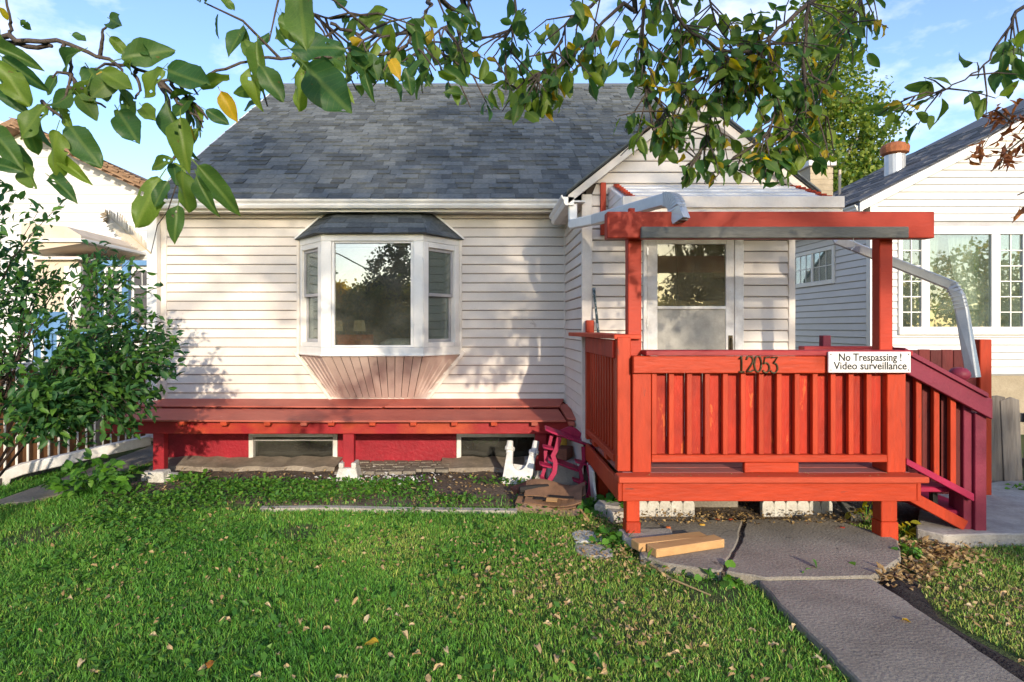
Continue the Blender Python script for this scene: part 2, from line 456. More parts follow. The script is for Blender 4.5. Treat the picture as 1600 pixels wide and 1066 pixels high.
m_sh_n = M('grey_neighbour_shingle', (0.12, 0.125, 0.13), (0.18, 0.18, 0.185), island=0.22, rnd=0.1, **SH)
m_brown_sh = M('brown_shingle', (0.30, 0.19, 0.115), (0.20, 0.12, 0.07), scale=9, rough=0.9, bump=0.5, bscale=80, fine=0.35, rnd=0.2)
m_sheath = M('dark_sheathing', (0.10, 0.075, 0.06), rough=0.9, bump=0)
m_gap = M('dark_gap', (0.02, 0.02, 0.02), rough=0.9, bump=0)
m_metal = M('galvanized_downspout', (0.54, 0.55, 0.55), (0.44, 0.45, 0.45), scale=5, rough=0.35, bump=0.06, fine=0.08, metal=0.35)
m_rust = M('rusty_metal', (0.36, 0.13, 0.05), (0.24, 0.08, 0.035), scale=10, rough=0.8, bump=0.3, fine=0.3)
m_room = M('dim_room_wall', (0.50, 0.47, 0.36), rough=0.9, bump=0)
m_roomfl = M('room_floor', (0.14, 0.09, 0.06), rough=0.6, bump=0)
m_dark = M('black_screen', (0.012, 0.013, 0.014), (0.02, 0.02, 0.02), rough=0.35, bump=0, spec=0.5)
m_screen = M('grey_insect_screen', (0.085, 0.08, 0.082), (0.11, 0.10, 0.10), scale=6, rough=0.45, bump=0.1, bscale=300, fine=0.15)
m_greyframe = M('grey_sash', (0.42, 0.41, 0.41), (0.34, 0.33, 0.33), scale=6, rough=0.5, bump=0)
m_g_bay = glass_mat('bay_window_glass', 0.17, (0.80, 0.83, 0.80), dust_haze=0.06)
m_g_door = glass_mat('storm_door_glass', 0.05, (0.70, 0.70, 0.60), dust_haze=0.17, dust_haze_c=(0.42, 0.38, 0.24))
m_g_win = glass_mat('window_glass', 0.11, (0.70, 0.76, 0.72), dust_haze=0.10, dust_haze_c=(0.42, 0.5, 0.40))
m_g_base = glass_mat('basement_glass', 0.08, (0.35, 0.38, 0.35), dust_haze=0.05)
m_bark = M('apple_bark', (0.095, 0.075, 0.062), (0.055, 0.043, 0.036), scale=30, rough=0.9, bump=0.8, bscale=90, stretch=(1, 1, 0.5), fine=0.3)
m_bark_d = M('shrub_bark', (0.055, 0.035, 0.028), (0.035, 0.022, 0.018), scale=30, rough=0.85, bump=0.5, bscale=90, fine=0.3)
m_bark_p = M('poplar_bark', (0.36, 0.34, 0.28), (0.22, 0.20, 0.16), scale=8, rough=0.9, bump=0.5, fine=0.3)
m_leaf = leaf_mat('apple_leaf', (0.034, 0.100, 0.028), (0.16, 0.245, 0.032))
m_leaf_y = leaf_mat('yellowed_apple_leaf', (0.42, 0.30, 0.02), (0.55, 0.36, 0.03))
m_leaf_p = leaf_mat('pale_dry_leaf', (0.62, 0.54, 0.42), (0.66, 0.58, 0.46), trans=0.25)
m_leaf_i = leaf_mat('apple_foliage', (0.040, 0.115, 0.030), (0.19, 0.27, 0.032), island=True)
m_leaf_s = leaf_mat('shrub_leaf', (0.026, 0.092, 0.032), (0.12, 0.25, 0.033), trans=0.35)
m_leaf_si = leaf_mat('shrub_foliage', (0.026, 0.092, 0.032), (0.10, 0.22, 0.033), island=True, trans=0.35)
m_pop = leaf_mat('poplar_foliage', (0.06, 0.135, 0.025), (0.28, 0.32, 0.045), island=True, trans=0.4)
m_yel = leaf_mat('golden_foliage', (0.38, 0.29, 0.04), (0.55, 0.42, 0.05), island=True, trans=0.7)
m_olive = leaf_mat('olive_foliage', (0.15, 0.19, 0.035), (0.42, 0.32, 0.05), island=True, trans=0.7)
m_dkgreen = leaf_mat('dark_foliage', (0.018, 0.04, 0.016), (0.04, 0.07, 0.02), island=True, trans=0.3)
m_maple = leaf_mat('rusty_leaf', (0.20, 0.075, 0.03), (0.34, 0.14, 0.04), trans=0.3)
m_weed = leaf_mat('weed_leaf', (0.05, 0.16, 0.022), (0.15, 0.34, 0.035), trans=0.35)
m_weed_i = leaf_mat('ground_cover_foliage', (0.05, 0.16, 0.022), (0.16, 0.32, 0.04), island=True, trans=0.35)
m_fallen = leaf_mat('fallen_dry_leaf', (0.44, 0.31, 0.15), (0.60, 0.49, 0.29), trans=0.15)
m_fallen_i = leaf_mat('leaf_litter', (0.30, 0.19, 0.075), (0.52, 0.38, 0.18), island=True, trans=0.15)
m_grass = M('lawn_grass', (0.04, 0.1, 0.02), rough=0.5, spec=0.25, bump=0, island=0.35, fine=0.1,
            tint=[(0.0, (0.050, 0.175, 0.022)), (0.40, (0.125, 0.295, 0.034)), (0.66, (0.31, 0.35, 0.07)), (1.0, (0.48, 0.37, 0.18))])
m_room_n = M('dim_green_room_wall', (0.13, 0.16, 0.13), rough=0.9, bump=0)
m_lumber = M('fresh_lumber', (0.56, 0.34, 0.15), (0.46, 0.26, 0.105), scale=7, rough=0.6, bump=0.2, stretch=(0.2, 1, 1), fine=0.15)
m_brick = M('brown_brick', (0.22, 0.085, 0.05), (0.15, 0.06, 0.04), scale=10, rough=0.85, bump=0.5, fine=0.25)
m_card = M('brown_roofing_sheet', (0.25, 0.14, 0.08), (0.17, 0.095, 0.055), scale=9, rough=0.85, bump=0.4, bscale=120, fine=0.2)
m_card_l = M('tan_sheet_underside', (0.42, 0.27, 0.17), (0.32, 0.20, 0.12), scale=9, rough=0.85, bump=0.3, fine=0.2)
m_tar = M('black_tar_strip', (0.022, 0.02, 0.019), rough=0.7, bump=0.3)
m_plastic = M('scuffed_white_plastic', (0.70, 0.69, 0.66), (0.52, 0.50, 0.46), scale=14, rough=0.5, bump=0.15, fine=0.12, wear=(0.3, 0.27, 0.23), wear_at=0.70)
m_oldwood = M('weathered_fence_wood', (0.215, 0.19, 0.16), (0.13, 0.112, 0.095), scale=6, rough=0.9, bump=0.8, bscale=35, stretch=(1.6, 1, 0.16), rnd=0.18, fine=0.35, wear=(0.07, 0.06, 0.05), wear_at=0.66, wear_scale=6)
m_brownboard = M('tan_stained_board', (0.30, 0.145, 0.060), (0.21, 0.095, 0.04), scale=5, rough=0.7, bump=0.4, stretch=(1, 1, 0.25), rnd=0.18, fine=0.2)
m_blue = M('blue_paint', (0.13, 0.26, 0.45), (0.10, 0.22, 0.39), scale=5, rough=0.5, bump=0.05, fine=0.08)
m_beige = M('beige_paint', (0.62, 0.52, 0.40), (0.52, 0.43, 0.33), scale=4, rough=0.6, bump=0.1, fine=0.1)
m_sign = M('white_sign_board', (0.78, 0.77, 0.74), (0.70, 0.69, 0.66), scale=5, rough=0.45, bump=0.02, fine=0.04)
m_ink = M('black_lettering', (0.015, 0.016, 0.016), rough=0.5, bump=0)
m_bronze = M('tarnished_brass', (0.10, 0.075, 0.035), (0.05, 0.04, 0.025), scale=20, rough=0.45, bump=0.2, metal=0.5)
m_brickb = M('buff_block', (0.42, 0.35, 0.245), (0.34, 0.28, 0.19), scale=5, rough=0.9, bump=0.4, fine=0.2, rnd=0.1)
m_curtain = M('sheer_curtain', (0.80, 0.80, 0.74), (0.70, 0.71, 0.62), scale=3, rough=0.8, bump=0.05)
m_curtain_g = M('green_lined_curtain', (0.34, 0.42, 0.25), (0.24, 0.31, 0.18), scale=3, rough=0.8, bump=0.05)
m_aloe = M('houseplant_leaf', (0.12, 0.26, 0.05), (0.2, 0.34, 0.07), rough=0.5, bump=0)
m_teal = M('dark_teal_stick', (0.035, 0.06, 0.06), (0.30, 0.33, 0.33), scale=45, rough=0.4, bump=0.1, lo=0.5, hi=0.6)
m_apple_r = M('red_apple', (0.42, 0.03, 0.025), (0.5, 0.16, 0.04), scale=20, rough=0.35, bump=0.05)
m_apple_y = M('yellow_apple', (0.70, 0.42, 0.06), (0.62, 0.36, 0.06), scale=20, rough=0.35, bump=0.05)
m_redwood = M('red_wood_furniture', (0.55, 0.13, 0.05), rough=0.45, bump=0)
m_lamp = bpy.data.materials.new('lit_lamp_shade'); m_lamp.use_nodes = True
m_lamp.node_tree.nodes['Principled BSDF'].inputs['Base Color'].default_value = (0.7, 0.6, 0.38, 1)
m_lamp.node_tree.nodes['Principled BSDF'].inputs['Emission Color'].default_value = (1.0, 0.80, 0.42, 1)
m_lamp.node_tree.nodes['Principled BSDF'].inputs['Emission Strength'].default_value = 0.05
# ------------------------------------------------------------------ ground and paving
def strip_poly(name, pts, z0, z1, mat, bevel=0.0, parent=None):
    if bevel:                                               # chipped, uneven slab edges
        q = []
        for a, b in zip(pts, list(pts[1:]) + [pts[0]]):
            n = max(1, int((Vector(b) - Vector(a)).length / .07))
            q += [Vector(a).lerp(Vector(b), k / n) + (Vector((random.uniform(-.007, .007), random.uniform(-.007, .007), 0)) if k else Vector()) for k in range(n)]
        pts = q
    return MB().prism([Vector((p[0], p[1], z0)) for p in pts], (0, 0, z1 - z0)).build(name, mat, parent, bevel)
g = MB()
g.add([(-300, -300, 0), (300, -300, 0), (300, 300, 0), (-300, 300, 0)], [(0, 1, 2, 3)])
tag(g.build('ground', m_ground), kind='structure')

P_PATH = [G(x, y, .05) for x, y in ((1186, 907), (1362, 904), (1480, 980), (1640, 1092), (1760, 1175), (1490, 1195), (1345, 1066), (1290, 1011), (1228, 952))]
P_SLAB_A = [G(x, y, .06) for x, y in ((1000, 868), (1040, 880), (1126, 892), (1152, 846), (1160, 812), (1000, 814))]
P_SLAB_B = [G(x, y, .06) for x, y in ((1134, 893), (1198, 904), (1300, 902), (1362, 901), (1408, 872), (1404, 845), (1372, 832), (1300, 812), (1166, 812), (1159, 848))]
P_STEP = [G(x, y, .09) for x, y in ((1432, 826), (1476, 836), (1545, 834), (1800, 834), (1800, 745), (1560, 752), (1440, 772))]
P_WALK = [Vector(p) for p in ((-3.64, 9.5, 0), (-3.66, 6.4, 0), (-3.62, 5.6, 0), (-3.85, 5.15, 0), (-4.15, 5.05, 0), (-4.12, 6.2, 0), (-4.18, 9.5, 0))]
tag(strip_poly('path', P_PATH, -.1, .05, m_conc, .008), kind='structure')
pt = strip_poly('patio_slab', P_SLAB_A, -.1, .06, m_conc, .008); tag(pt, kind='structure')
pt = strip_poly('patio_slab', P_SLAB_B, -.1, .064, m_conc, .008); tag(pt, kind='structure')
tag(strip_poly('step_pad', P_STEP, -.1, .09, m_conc_l, .008), kind='structure')
tag(strip_poly('side_path', P_WALK, -.1, .03, m_conc, .006), kind='structure')
tag(strip_poly('soil_joint', [G(x, y, .05) for x, y in ((1124, 893), (1150, 846), (1160, 813), (1168, 813), (1160, 848), (1136, 894))], 0, .05, m_soil), kind='structure')
# bare soil along the foundation and beneath the deck
P_SOIL = [Vector(p) for p in ((-3.4, 5.35, 0), (-1.7, 5.14, 0), (.5, 5.12, 0), (.95, 5.0, 0), (.95, 6.8, 0), (-3.4, 6.8, 0))]
tag(strip_poly('soil_bed', P_SOIL, -.02, .004, m_soil), kind='structure')
P_UNDER = [Vector(p) for p in ((.95, 4.62, 0), (3.6, 4.62, 0), (3.9, 5.5, 0), (.95, 5.5, 0))]
tag(strip_poly('deck_soil', P_UNDER, -.02, .008, m_soil), kind='structure')
# dark trench between the path and the right-hand lawn
TR = [G(x, y) for x, y in ((1400, 898), (1408, 930), (1432, 962), (1480, 995), (1545, 1030), (1640, 1085), (1740, 1150))]
mb = MB()
prev = None
for i, p in enumerate(TR):
    d = (TR[min(i + 1, len(TR) - 1)] - TR[max(i - 1, 0)]).normalized()
    s = Vector((d.y, -d.x, 0))
    ring = [p + s * a * .085 + Vector((0, 0, h + random.uniform(-.008, .008))) for a, h in ((-1.3, .0), (-.6, .022), (0, .035), (.6, .022), (1.3, .0))]
    mb.v += [tuple(q) for q in ring]
    if i:
        n = len(mb.v) - 10
        mb.f += [(n + k, n + k + 1, n + k + 6, n + k + 5) for k in range(4)]
tag(mb.build('soil_trench', m_dsoil, smooth=True), kind='structure')
# concrete edging strip
EDGE = [G(x, y, .03) for x, y in ((408, 793), (520, 792), (640, 795), (740, 796), (808, 797))]
mb = MB(); mb.sweep([Vector((p.x, p.y, .0)) for p in EDGE], [(-.035, -.03), (.035, -.03), (.03, .032), (-.03, .034)])
tag(mb.build('lawn_edging', m_conc_l), kind='structure')
# rough concrete ledge at the foot of the wall
def ledge(x0, x1, d, h):
    mb = MB(); n = int((x1 - x0) / .12) + 2
    rows = []
    for i in range(n):
        x = x0 + (x1 - x0) * i / (n - 1)
        dd, hh = d + random.uniform(-.04, .04), h + random.uniform(-.012, .012)
        rows.append([(x, 6.715, hh + .02), (x, 6.69 - dd * .5, hh), (x, 6.69 - dd, hh * .75), (x, 6.69 - dd - .05, -.02)])
    for r in rows: mb.v += r
    for i in range(n - 1):
        for k in range(3):
            mb.f.append((i * 4 + k, i * 4 + k + 1, i * 4 + k + 5, i * 4 + k + 4))
    return tag(mb.build('wall_ledge', m_ledge, smooth=False), kind='structure')
ledge(-3.5, -1.55, .33, .055)
ledge(-.45, .9, .36, .05)
pv = tag(MB().box(-1.52, -.42, 6.14, 6.70, -.03, .012).build('paving_strip', m_dsoil), kind='structure')
me_pv = MB().box(-.065, .065, -.05, .05, 0, .035).mesh('paver', m_conc, .006)
for r in range(5):
    for c in range(8):
        if r == 0 and c > 5: continue
        link('paver', me_pv, pv, (-1.44 + c * .138 + (r % 2) * .05, 6.19 + r * .108, .004 + random.uniform(0, .01)), (0, 0, random.uniform(-.05, .05)))

# ------------------------------------------------------------------ the house
D1, D2, XL, XR = 6.69, 5.49, -3.55, 2.80
house = thing('house', 'cream sided house with a dark shingled roof, bay window and gabled porch entry', 'house', (-.4, D1, 0))

def lap(name, mat, parent, a0, a1, b0, b1, z0, z1, nrm, t=.018):
    """one course of lap siding: bottom edge a0-a1, top edge b0-b1 (xy points), proud at the foot"""
    n = Vector((*nrm, 0)); mb = MB(); vs = []
    for a, b in ((a0, b0), (a1, b1)):
        A, B = Vector((*a, z0)), Vector((*b, z1))
        vs += [A - n * .002, A + n * t * .75, A + n * t + Vector((0, 0, .007)), B + n * .003, B - n * .002]
    fs = [(0, 1, 2, 3, 4), (9, 8, 7, 6, 5)] + [(k, (k + 1) % 5, (k + 1) % 5 + 5, k + 5) for k in range(5)]
    mb.add(vs, fs)
    return mb.build(name, mat, parent)

# foundation with two basement openings
fd = MB()
fx = [(XL, -2.585), (-1.605, -.295), (.62, XR)]
for a, b in fx: fd.box(a, b, 6.712, 6.88, -.3, .69)
for a, b in ((-2.585, -1.605), (-.295, .62)):
    fd.box(a, b, 6.7125, 6.88, .345, .69); fd.box(a, b, 6.7125, 6.88, -.3, .015)
fd.build('foundation', m_found, house)
mb = MB()
mb.box(-3.55, -1.98, 6.693, 6.84, .69, 2.9); mb.box(-.30, XR, 6.693, 6.84, .69, 2.9)
mb.box(-1.98, -.30, 6.693, 6.84, .69, 1.26); mb.box(-1.98, -.30, 6.693, 6.84, 2.40, 2.9)
mb.build('wall', m_sheath, house)
# the other walls, closed up behind (gable ends with their triangles)
for nm, x in (('side_wall', XL), ('side_wall', XR - .12)):
    MB().prism([(x, 6.84, -.3), (x, 15, -.3), (x, 15, 2.85), (x, 10.73, 5.65), (x, 6.84, 3.0)], (.12, 0, 0)).build(nm, m_siding, house)
box('rear_wall', m_siding, house, XL, XR, 15, 15.12, -.3, 2.9)
box('room_floor', m_roomfl, house, XL + .12, XR - .12, 6.84, 10, .5, .56)
box('room_ceiling', m_room, house, XL + .12, XR - .12, 6.84, 10, 2.76, 2.8)
box('room_wall', m_room, house, XL + .12, XR - .12, 10, 10.1, .5, 2.8)

EXP = .1008
for k in range(-17, 4):
    z0 = 2.396 + EXP * k
    z1 = min(z0 + EXP - .006, 2.75)
    if z1 > 1.20 and z0 < 2.47:
        segs = ((XL + .075, -2.03), (-.25, .905))
    else:
        segs = ((XL + .075, .905),)
    cuts = []
    for a, b in segs:                                       # boards butt end to end here and there
        if b - a > 2:
            c = a + (b - a) * random.uniform(.3, .7); cuts += [(a, c - .0015), (c + .0015, b)]
        else: cuts.append((a, b))
    for a, b in cuts:
        lap('siding_board', m_siding, house, (a, D1), (b, D1), (a, D1), (b, D1), z0, z1, (0, -1))
box('corner_board', m_trim, house, XL, XL + .075, 6.668, 6.70, .66, 2.735, .003)
box('frieze_board', m_trim, house, XL, .90, 6.662, 6.69, 2.70, 2.742, .003)
box('soffit', m_white_dirty, house, XL, .90, 6.50, 6.69, 2.744, 2.758)
box('fascia', m_white, house, XL, .90, 6.485, 6.50, 2.735, 2.86)
def kgutter(name, pts, parent, mat):
    prof = [(-.005, 0), (.07, 0), (.085, .025), (.085, .045), (.105, .07), (.108, .088), (.098, .09), (.095, .075), (.0, .07), (-.005, .09)]
    return MB().sweep(pts, prof).build(name, mat, parent)
kgutter('gutter', [(XL, 6.485, 2.762), (.845, 6.485, 2.762)], house, m_white)

# main roof with its shingles
roof = MB()
TH = math.atan2(5.77 - 2.86, 10.7 - 6.46)
roof.prism([(XL - .01, 6.45, 2.85), (XL - .01, 10.7, 5.765), (XL - .01, 10.7, 5.66), (XL - .01, 6.45, 2.765)], (XR - XL + .02, 0, 0))
roof.prism([(XL - .01, 10.7, 5.765), (XL - .01, 15.2, 2.69), (XL - .01, 15.2, 2.6), (XL - .01, 10.7, 5.66)], (XR - XL + .02, 0, 0))
roof = roof.build('roof', m_sh, house)
for x in (XL - .035, XR + .012):
    MB().prism([(x, 6.43, 2.845), (x, 10.7, 5.775), (x, 10.7, 5.62), (x, 6.43, 2.72)], (.022, 0, 0)).build('rake_board', m_white, house)
def shingle_mesh(w, t, mat, dep=.185):
    return MB().add([(0, 0, 0), (w, 0, 0), (w, dep, 0), (0, dep, 0), (0, 0, t), (w, 0, t), (w, dep, .002), (0, dep, .002)],
                    [(0, 3, 2, 1), (4, 5, 6, 7), (0, 1, 5, 4), (2, 3, 7, 6), (0, 4, 7, 3), (1, 2, 6, 5)]).mesh('shingle', mat)
sh_lib = {(w, t): shingle_mesh(w - .004, t, m_sh) for w in (.11, .15, .20, .26) for t in (.008, .020)}
def shingle_rows(origin, theta, x0, x1, courses, parent, singles, mat_mass, expo=.146, seed=3):
    rnd = random.Random(seed)
    mass = MB(); done = 0
    rot = Matrix.Rotation(theta, 4, 'X')
    for i in range(courses):
        x = x0 - rnd.uniform(0, .2)
        while x < x1 - .02:
            w = rnd.choice((.11, .15, .15, .20, .26)); t = rnd.choice((.008, .008, .020))
            xa, xb = max(x, x0), min(x + w, x1)
            p = Vector((x, origin[1] + i * expo * math.cos(theta), origin[2] + i * expo * math.sin(theta)))
            if xa == x and xb == x + w and done < singles:
                link('shingle', sh_lib[(w, t)], parent, p, (theta + .01, 0, 0)); done += 1
            elif xb - xa > .03:
                m = Matrix.Translation((xa, p.y, p.z)) @ rot
                ww = xb - xa - .004
                vs = [m @ Vector(q) for q in ((0, 0, 0), (ww, 0, 0), (ww, .185, 0), (0, .185, 0), (0, 0, t), (ww, 0, t), (ww, .185, .002), (0, .185, .002))]
                mass.add(vs, [(4, 5, 6, 7), (0, 1, 5, 4), (0, 4, 7, 3), (1, 2, 6, 5)])
            x += w
    return mass
ms = shingle_rows((0, 6.44, 2.858), TH, XL, XR, 35, roof, 296, m_sh_i)
tag(ms.build('upper_shingles', m_sh_i, roof), kind='stuff')
MB().prism([(XL, 10.56, 5.69), (XL, 10.7, 5.80), (XL, 10.84, 5.69), (XL, 10.7, 5.775)], (XR - XL, 0, 0)).build('ridge_cap', m_sh, roof)

# bay window
bay = MB()
XC = -1.14
pl_w = [(-2.02, D1), (-1.66, 6.27), (-.62, 6.27), (-.26, D1)]       # plan of the bay, left to right
def bay_poly(off):                                                  # plan pushed outward
    return [(-2.02 - off * 1.05, D1), (-1.66 - off * .42, 6.27 - off), (-.62 + off * .42, 6.27 - off), (-.26 + off * 1.05, D1)]
def bay_slab(z0, z1, off):
    return MB().prism([(x, y, z0) for x, y in bay_poly(off)], (0, 0, z1 - z0))
bayo = bay_slab(1.215, 1.295, .012).build('bay_window', m_white, house, .004)
bay_slab(2.392, 2.462, .012).build('head_board', m_white, bayo, .004)
bay_slab(1.205, 1.222, .035).build('sill', m_white, bayo, .003)
def face(i):                                                        # frame of reference of bay face i
    a, b = Vector((*pl_w[i], 0)), Vector((*pl_w[i + 1], 0))
    u = (b - a).normalized(); n = Vector((u.y, -u.x, 0))
    return a, u, n, (b - a).length
def fbox(mb, i, u0, u1, z0, z1, n0, n1):
    a, u, n, _ = face(i)
    m = Matrix(((u.x, n.x, 0, a.x), (u.y, n.y, 0, a.y), (0, 0, 1, 0), (0, 0, 0, 1)))
    return mb.box(u0, u1, n0, n1, z0, z1, m)
Lc = face(1)[3]; Ls = face(0)[3]
# centre: wide casing, frame and one fixed pane
for u0, u1 in ((0.0, .095), (Lc - .10, Lc)):
    fbox(MB(), 1, u0, u1, 1.296, 2.391, -.08, .012).build('mullion', m_white, bayo, .004)
fr = MB()
fbox(fr, 1, .096, .125, 1.297, 2.39, -.06, -.004); fbox(fr, 1, Lc - .129, Lc - .101, 1.297, 2.39, -.06, -.004)
fbox(fr, 1, .126, Lc - .13, 1.297, 1.318, -.06, -.004); fbox(fr, 1, .126, Lc - .13, 2.372, 2.39, -.06, -.004)
fr.build('window_frame', m_white, bayo, .002)
fbox(MB(), 1, .124, Lc - .126, 1.316, 2.374, -.036, -.030).build('pane', m_g_bay, bayo)
for s, i in ((0, 0), (1, 2)):
    fr = MB()
    for u0, u1 in ((0.0, .07), (Ls - .085, Ls - .002)):
        fbox(fr, i, u0, u1, 1.296, 2.391, -.08, .010)
    fbox(fr, i, .071, Ls - .086, 1.296, 1.345, -.08, .006); fbox(fr, i, .071, Ls - .086, 2.335, 2.391, -.08, .006)
    fr.build('side_frame', m_white, bayo, .004)
    sa = MB()
    for z0, z1, nn in ((1.347, 1.86, -.045), (1.83, 2.333, -.02)):
        fbox(sa, i, .073, .103, z0, z1, nn - .02, nn); fbox(sa, i, Ls - .118, Ls - .088, z0, z1, nn - .02, nn)
        fbox(sa, i, .104, Ls - .119, z0, z0 + .032, nn - .02, nn); fbox(sa, i, .104, Ls - .119, z1 - .03, z1, nn - .02, nn)
    sa.build('sash', m_greyframe, bayo, .002)
    fbox(MB(), i, .10, Ls - .115, 1.365, 1.85, -.064, -.058).build('pane', m_g_win, bayo)
    fbox(MB(), i, .10, Ls - .115, 1.85, 2.32, -.036, -.031).build('pane', m_g_win, bayo)
    fbox(MB(), i, .10, Ls - .115, 1.355, 2.33, -.082, -.078).build('insect_screen', m_screen, bayo)
for x in (-2.045, -.262):
    box('bay_edge_trim', m_trim, bayo, x, x + .028, 6.655, 6.69, 1.22, 2.45, .003)
# hipped bay roof: front and two flanks, each covered with shingles
E = [Vector((-2.07, D1, 2.462)), Vector((-1.70, 6.20, 2.462)), Vector((-.58, 6.20, 2.462)), Vector((-.21, D1, 2.462))]
T = [Vector((-1.74, 6.675, 2.742)), Vector((-1.60, 6.62, 2.742)), Vector((-.68, 6.62, 2.742)), Vector((-.545, 6.675, 2.742))]
rb = MB(); rb.add([*E, *T], [(0, 1, 5, 4), (1, 2, 6, 5), (2, 3, 7, 6), (0, 3, 2, 1), (4, 5, 6, 7), (0, 4, 7, 3)])
bro = rb.build('bay_roof', m_sh, bayo)
def bay_shingles(e0, e1, t0, t1, seed):
    rnd = random.Random(seed)
    n = (e1 - e0).cross(t0 - e0).normalized()
    rows = 4
    for r in range(rows):
        f0, f1 = r / rows, min((r + 1.2) / rows, 1)
        L0, R0, L1, R1 = e0.lerp(t0, f0), e1.lerp(t1, f0), e0.lerp(t0, f1), e1.lerp(t1, f1)
        a = 0.0
        while a < .999:
            b = min(1.0, a + rnd.choice((.18, .25, .32)) / max((R0 - L0).length, .2))
            if b > .92: b = 1.0
            q = [L0.lerp(R0, a + .004), L0.lerp(R0, b), L1.lerp(R1, b), L1.lerp(R1, a + .004)]
            t = rnd.choice((.008, .013))
            mb = MB().add([q[0], q[1], q[2], q[3], q[0] + n * t, q[1] + n * t, q[2] + n * .003, q[3] + n * .003],
                          [(0, 3, 2, 1), (4, 5, 6, 7), (0, 1, 5, 4), (2, 3, 7, 6), (0, 4, 7, 3), (1, 2, 6, 5)])
            mb.build('roof_shingle', m_sh, bayo)
            a = b
for i in range(3): bay_shingles(E[i], E[i + 1], T[i], T[i + 1], 5 + i)
for i, (e, t) in enumerate(((E[0], T[0]), (E[3], T[3]))):
    MB().bar(e + Vector((0, -.015, .012)), t + Vector((0, -.015, .012)), .03, .018).build('flashing', m_white, bayo)
# apron of vertical boards that narrows to the wall
B0 = [Vector((-2.01, 6.685, 1.205)), Vector((-1.655, 6.275, 1.205)), Vector((-.625, 6.275, 1.205)), Vector((-.27, 6.685, 1.205))]
B1 = [Vector((-1.66, 6.684, .735)), Vector((-1.52, 6.67, .735)), Vector((-.76, 6.67, .735)), Vector((-.63, 6.684, .735))]
for i, nb in ((0, 5), (1, 11), (2, 5)):
    n = (B0[i + 1] - B0[i]).cross(B1[i] - B0[i]).normalized()
    if n.y > 0: n = -n
    for k in range(nb):
        a, b = k / nb, (k + 1) / nb - .035 / nb * 2
        q = [B1[i].lerp(B1[i + 1], a), B1[i].lerp(B1[i + 1], b), B0[i].lerp(B0[i + 1], b), B0[i].lerp(B0[i + 1], a)]
        c = [p + n * (.012 if j in (1, 2) else .006) for j, p in enumerate(q)]
        MB().add(q + c, [(0, 3, 2, 1), (4, 5, 6, 7), (0, 1, 5, 4), (2, 3, 7, 6), (0, 4, 7, 3), (1, 2, 6, 5)]).build('apron_board', m_apron, bayo)
MB().add([p + Vector(((XC - p.x) * .09, .05, .03)) for p in B0] + [p + Vector(((XC - p.x) * .09, .012, .0)) for p in B1], [(0, 1, 5, 4), (1, 2, 6, 5), (2, 3, 7, 6)]).build('apron_backing', m_gap, bayo)
for p, q in (((-2.075, 6.672, 1.24), (-1.665, 6.672, .705)), ((-.205, 6.672, 1.24), (-.615, 6.672, .705))):
    MB().bar(p, q, .035, .035, Vector((0, 1, 0))).build('apron_trim', m_trim, bayo, .004)

# basement windows
def base_window(x0, x1, sash):
    z0, z1 = .018, .343
    fr = MB()
    for a, b in ((x0, x0 + .05), (x1 - .05, x1)): fr.box(a, b, 6.69, 6.80, z0, z1)
    fr.box(x0 + .051, x1 - .051, 6.69, 6.80, z1 - .05, z1)
    f = fr.build('basement_window', m_white_dirty, house, .004)
    if sash:
        MB().box(x0 + .052, x1 - .052, 6.715, 6.74, z1 - .095, z1 - .075).build('sash_bar', m_white_dirty, f, .003)
    MB().box(x0 + .05, x1 - .05, 6.76, 6.766, z0, z1 - .05).build('pane', m_g_base, f)
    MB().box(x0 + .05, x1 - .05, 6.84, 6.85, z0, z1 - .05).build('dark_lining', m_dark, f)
base_window(-2.583, -1.607, True)
base_window(-.293, .618, False)

# entry gable
SL, AX, AZ = .80, 1.854, 3.52
def gable_x(z): return min((AZ - z) / SL, AX - .908)
cw = MB()
cw.box(.93, 1.455, 5.497, 5.60, -.2, 2.76); cw.box(2.318, 2.79, 5.497, 5.60, -.2, 2.76); cw.box(1.455, 2.318, 5.497, 5.60, 2.40, 2.76); cw.box(1.455, 2.318, 5.497, 5.60, -.2, .50)
cw.prism([(.93, 5.497, 2.76), (2.79, 5.497, 2.76), (AX, 5.497, 3.50)], (0, .10, 0))
cw.build('entry_wall', m_sheath, house)
box('entry_side_wall', m_sheath, house, .911, 1.02, 5.60, 6.69, -.2, 2.70)
box('entry_side_wall', m_siding, house, 2.69, 2.79, 5.60, 6.69, -.2, 2.76)
box('entry_floor', m_roomfl, house, 1.02, 2.69, 5.60, 6.69, .46, .50)
GE = .102
for k in range(-18, 13):
    z0 = 2.290 + GE * k
    z1 = z0 + GE - .006
    if z0 < .45: continue
    if z0 > AZ - .05: break
    z1 = min(z1, AZ - .02)
    if z0 < 2.39:
        segs = [((.982, 1.44), (.982, 1.44)), ((2.335, 2.748), (2.335, 2.748))]
    else:
        a0, a1 = gable_x(z0), gable_x(z1)
        segs = [((AX - a0 + (.0 if z0 > 2.7 else .074), AX + a0 - (.0 if z0 > 2.7 else .05)), (AX - a1 + (.0 if z0 > 2.7 else .074), AX + a1 - (.0 if z0 > 2.7 else .05)))]
    for (x0, x1), (t0, t1) in segs:
        lap('siding_board', m_siding, house, (x0, D2), (x1, D2), (t0, D2), (t1, D2), z0, z1, (0, -1))
for k in range(-22, 3):
    z0 = 2.391 + .101 * k
    if z0 < .15: continue
    lap('siding_board', m_siding, house, (.908, 6.668), (.908, 5.515), (.908, 6.668), (.908, 5.515), z0, min(z0 + .095, 2.63), (-1, 0))
box('corner_board', m_trim, house, .888, .981, 5.468, 5.513, .45, 2.70, .003)
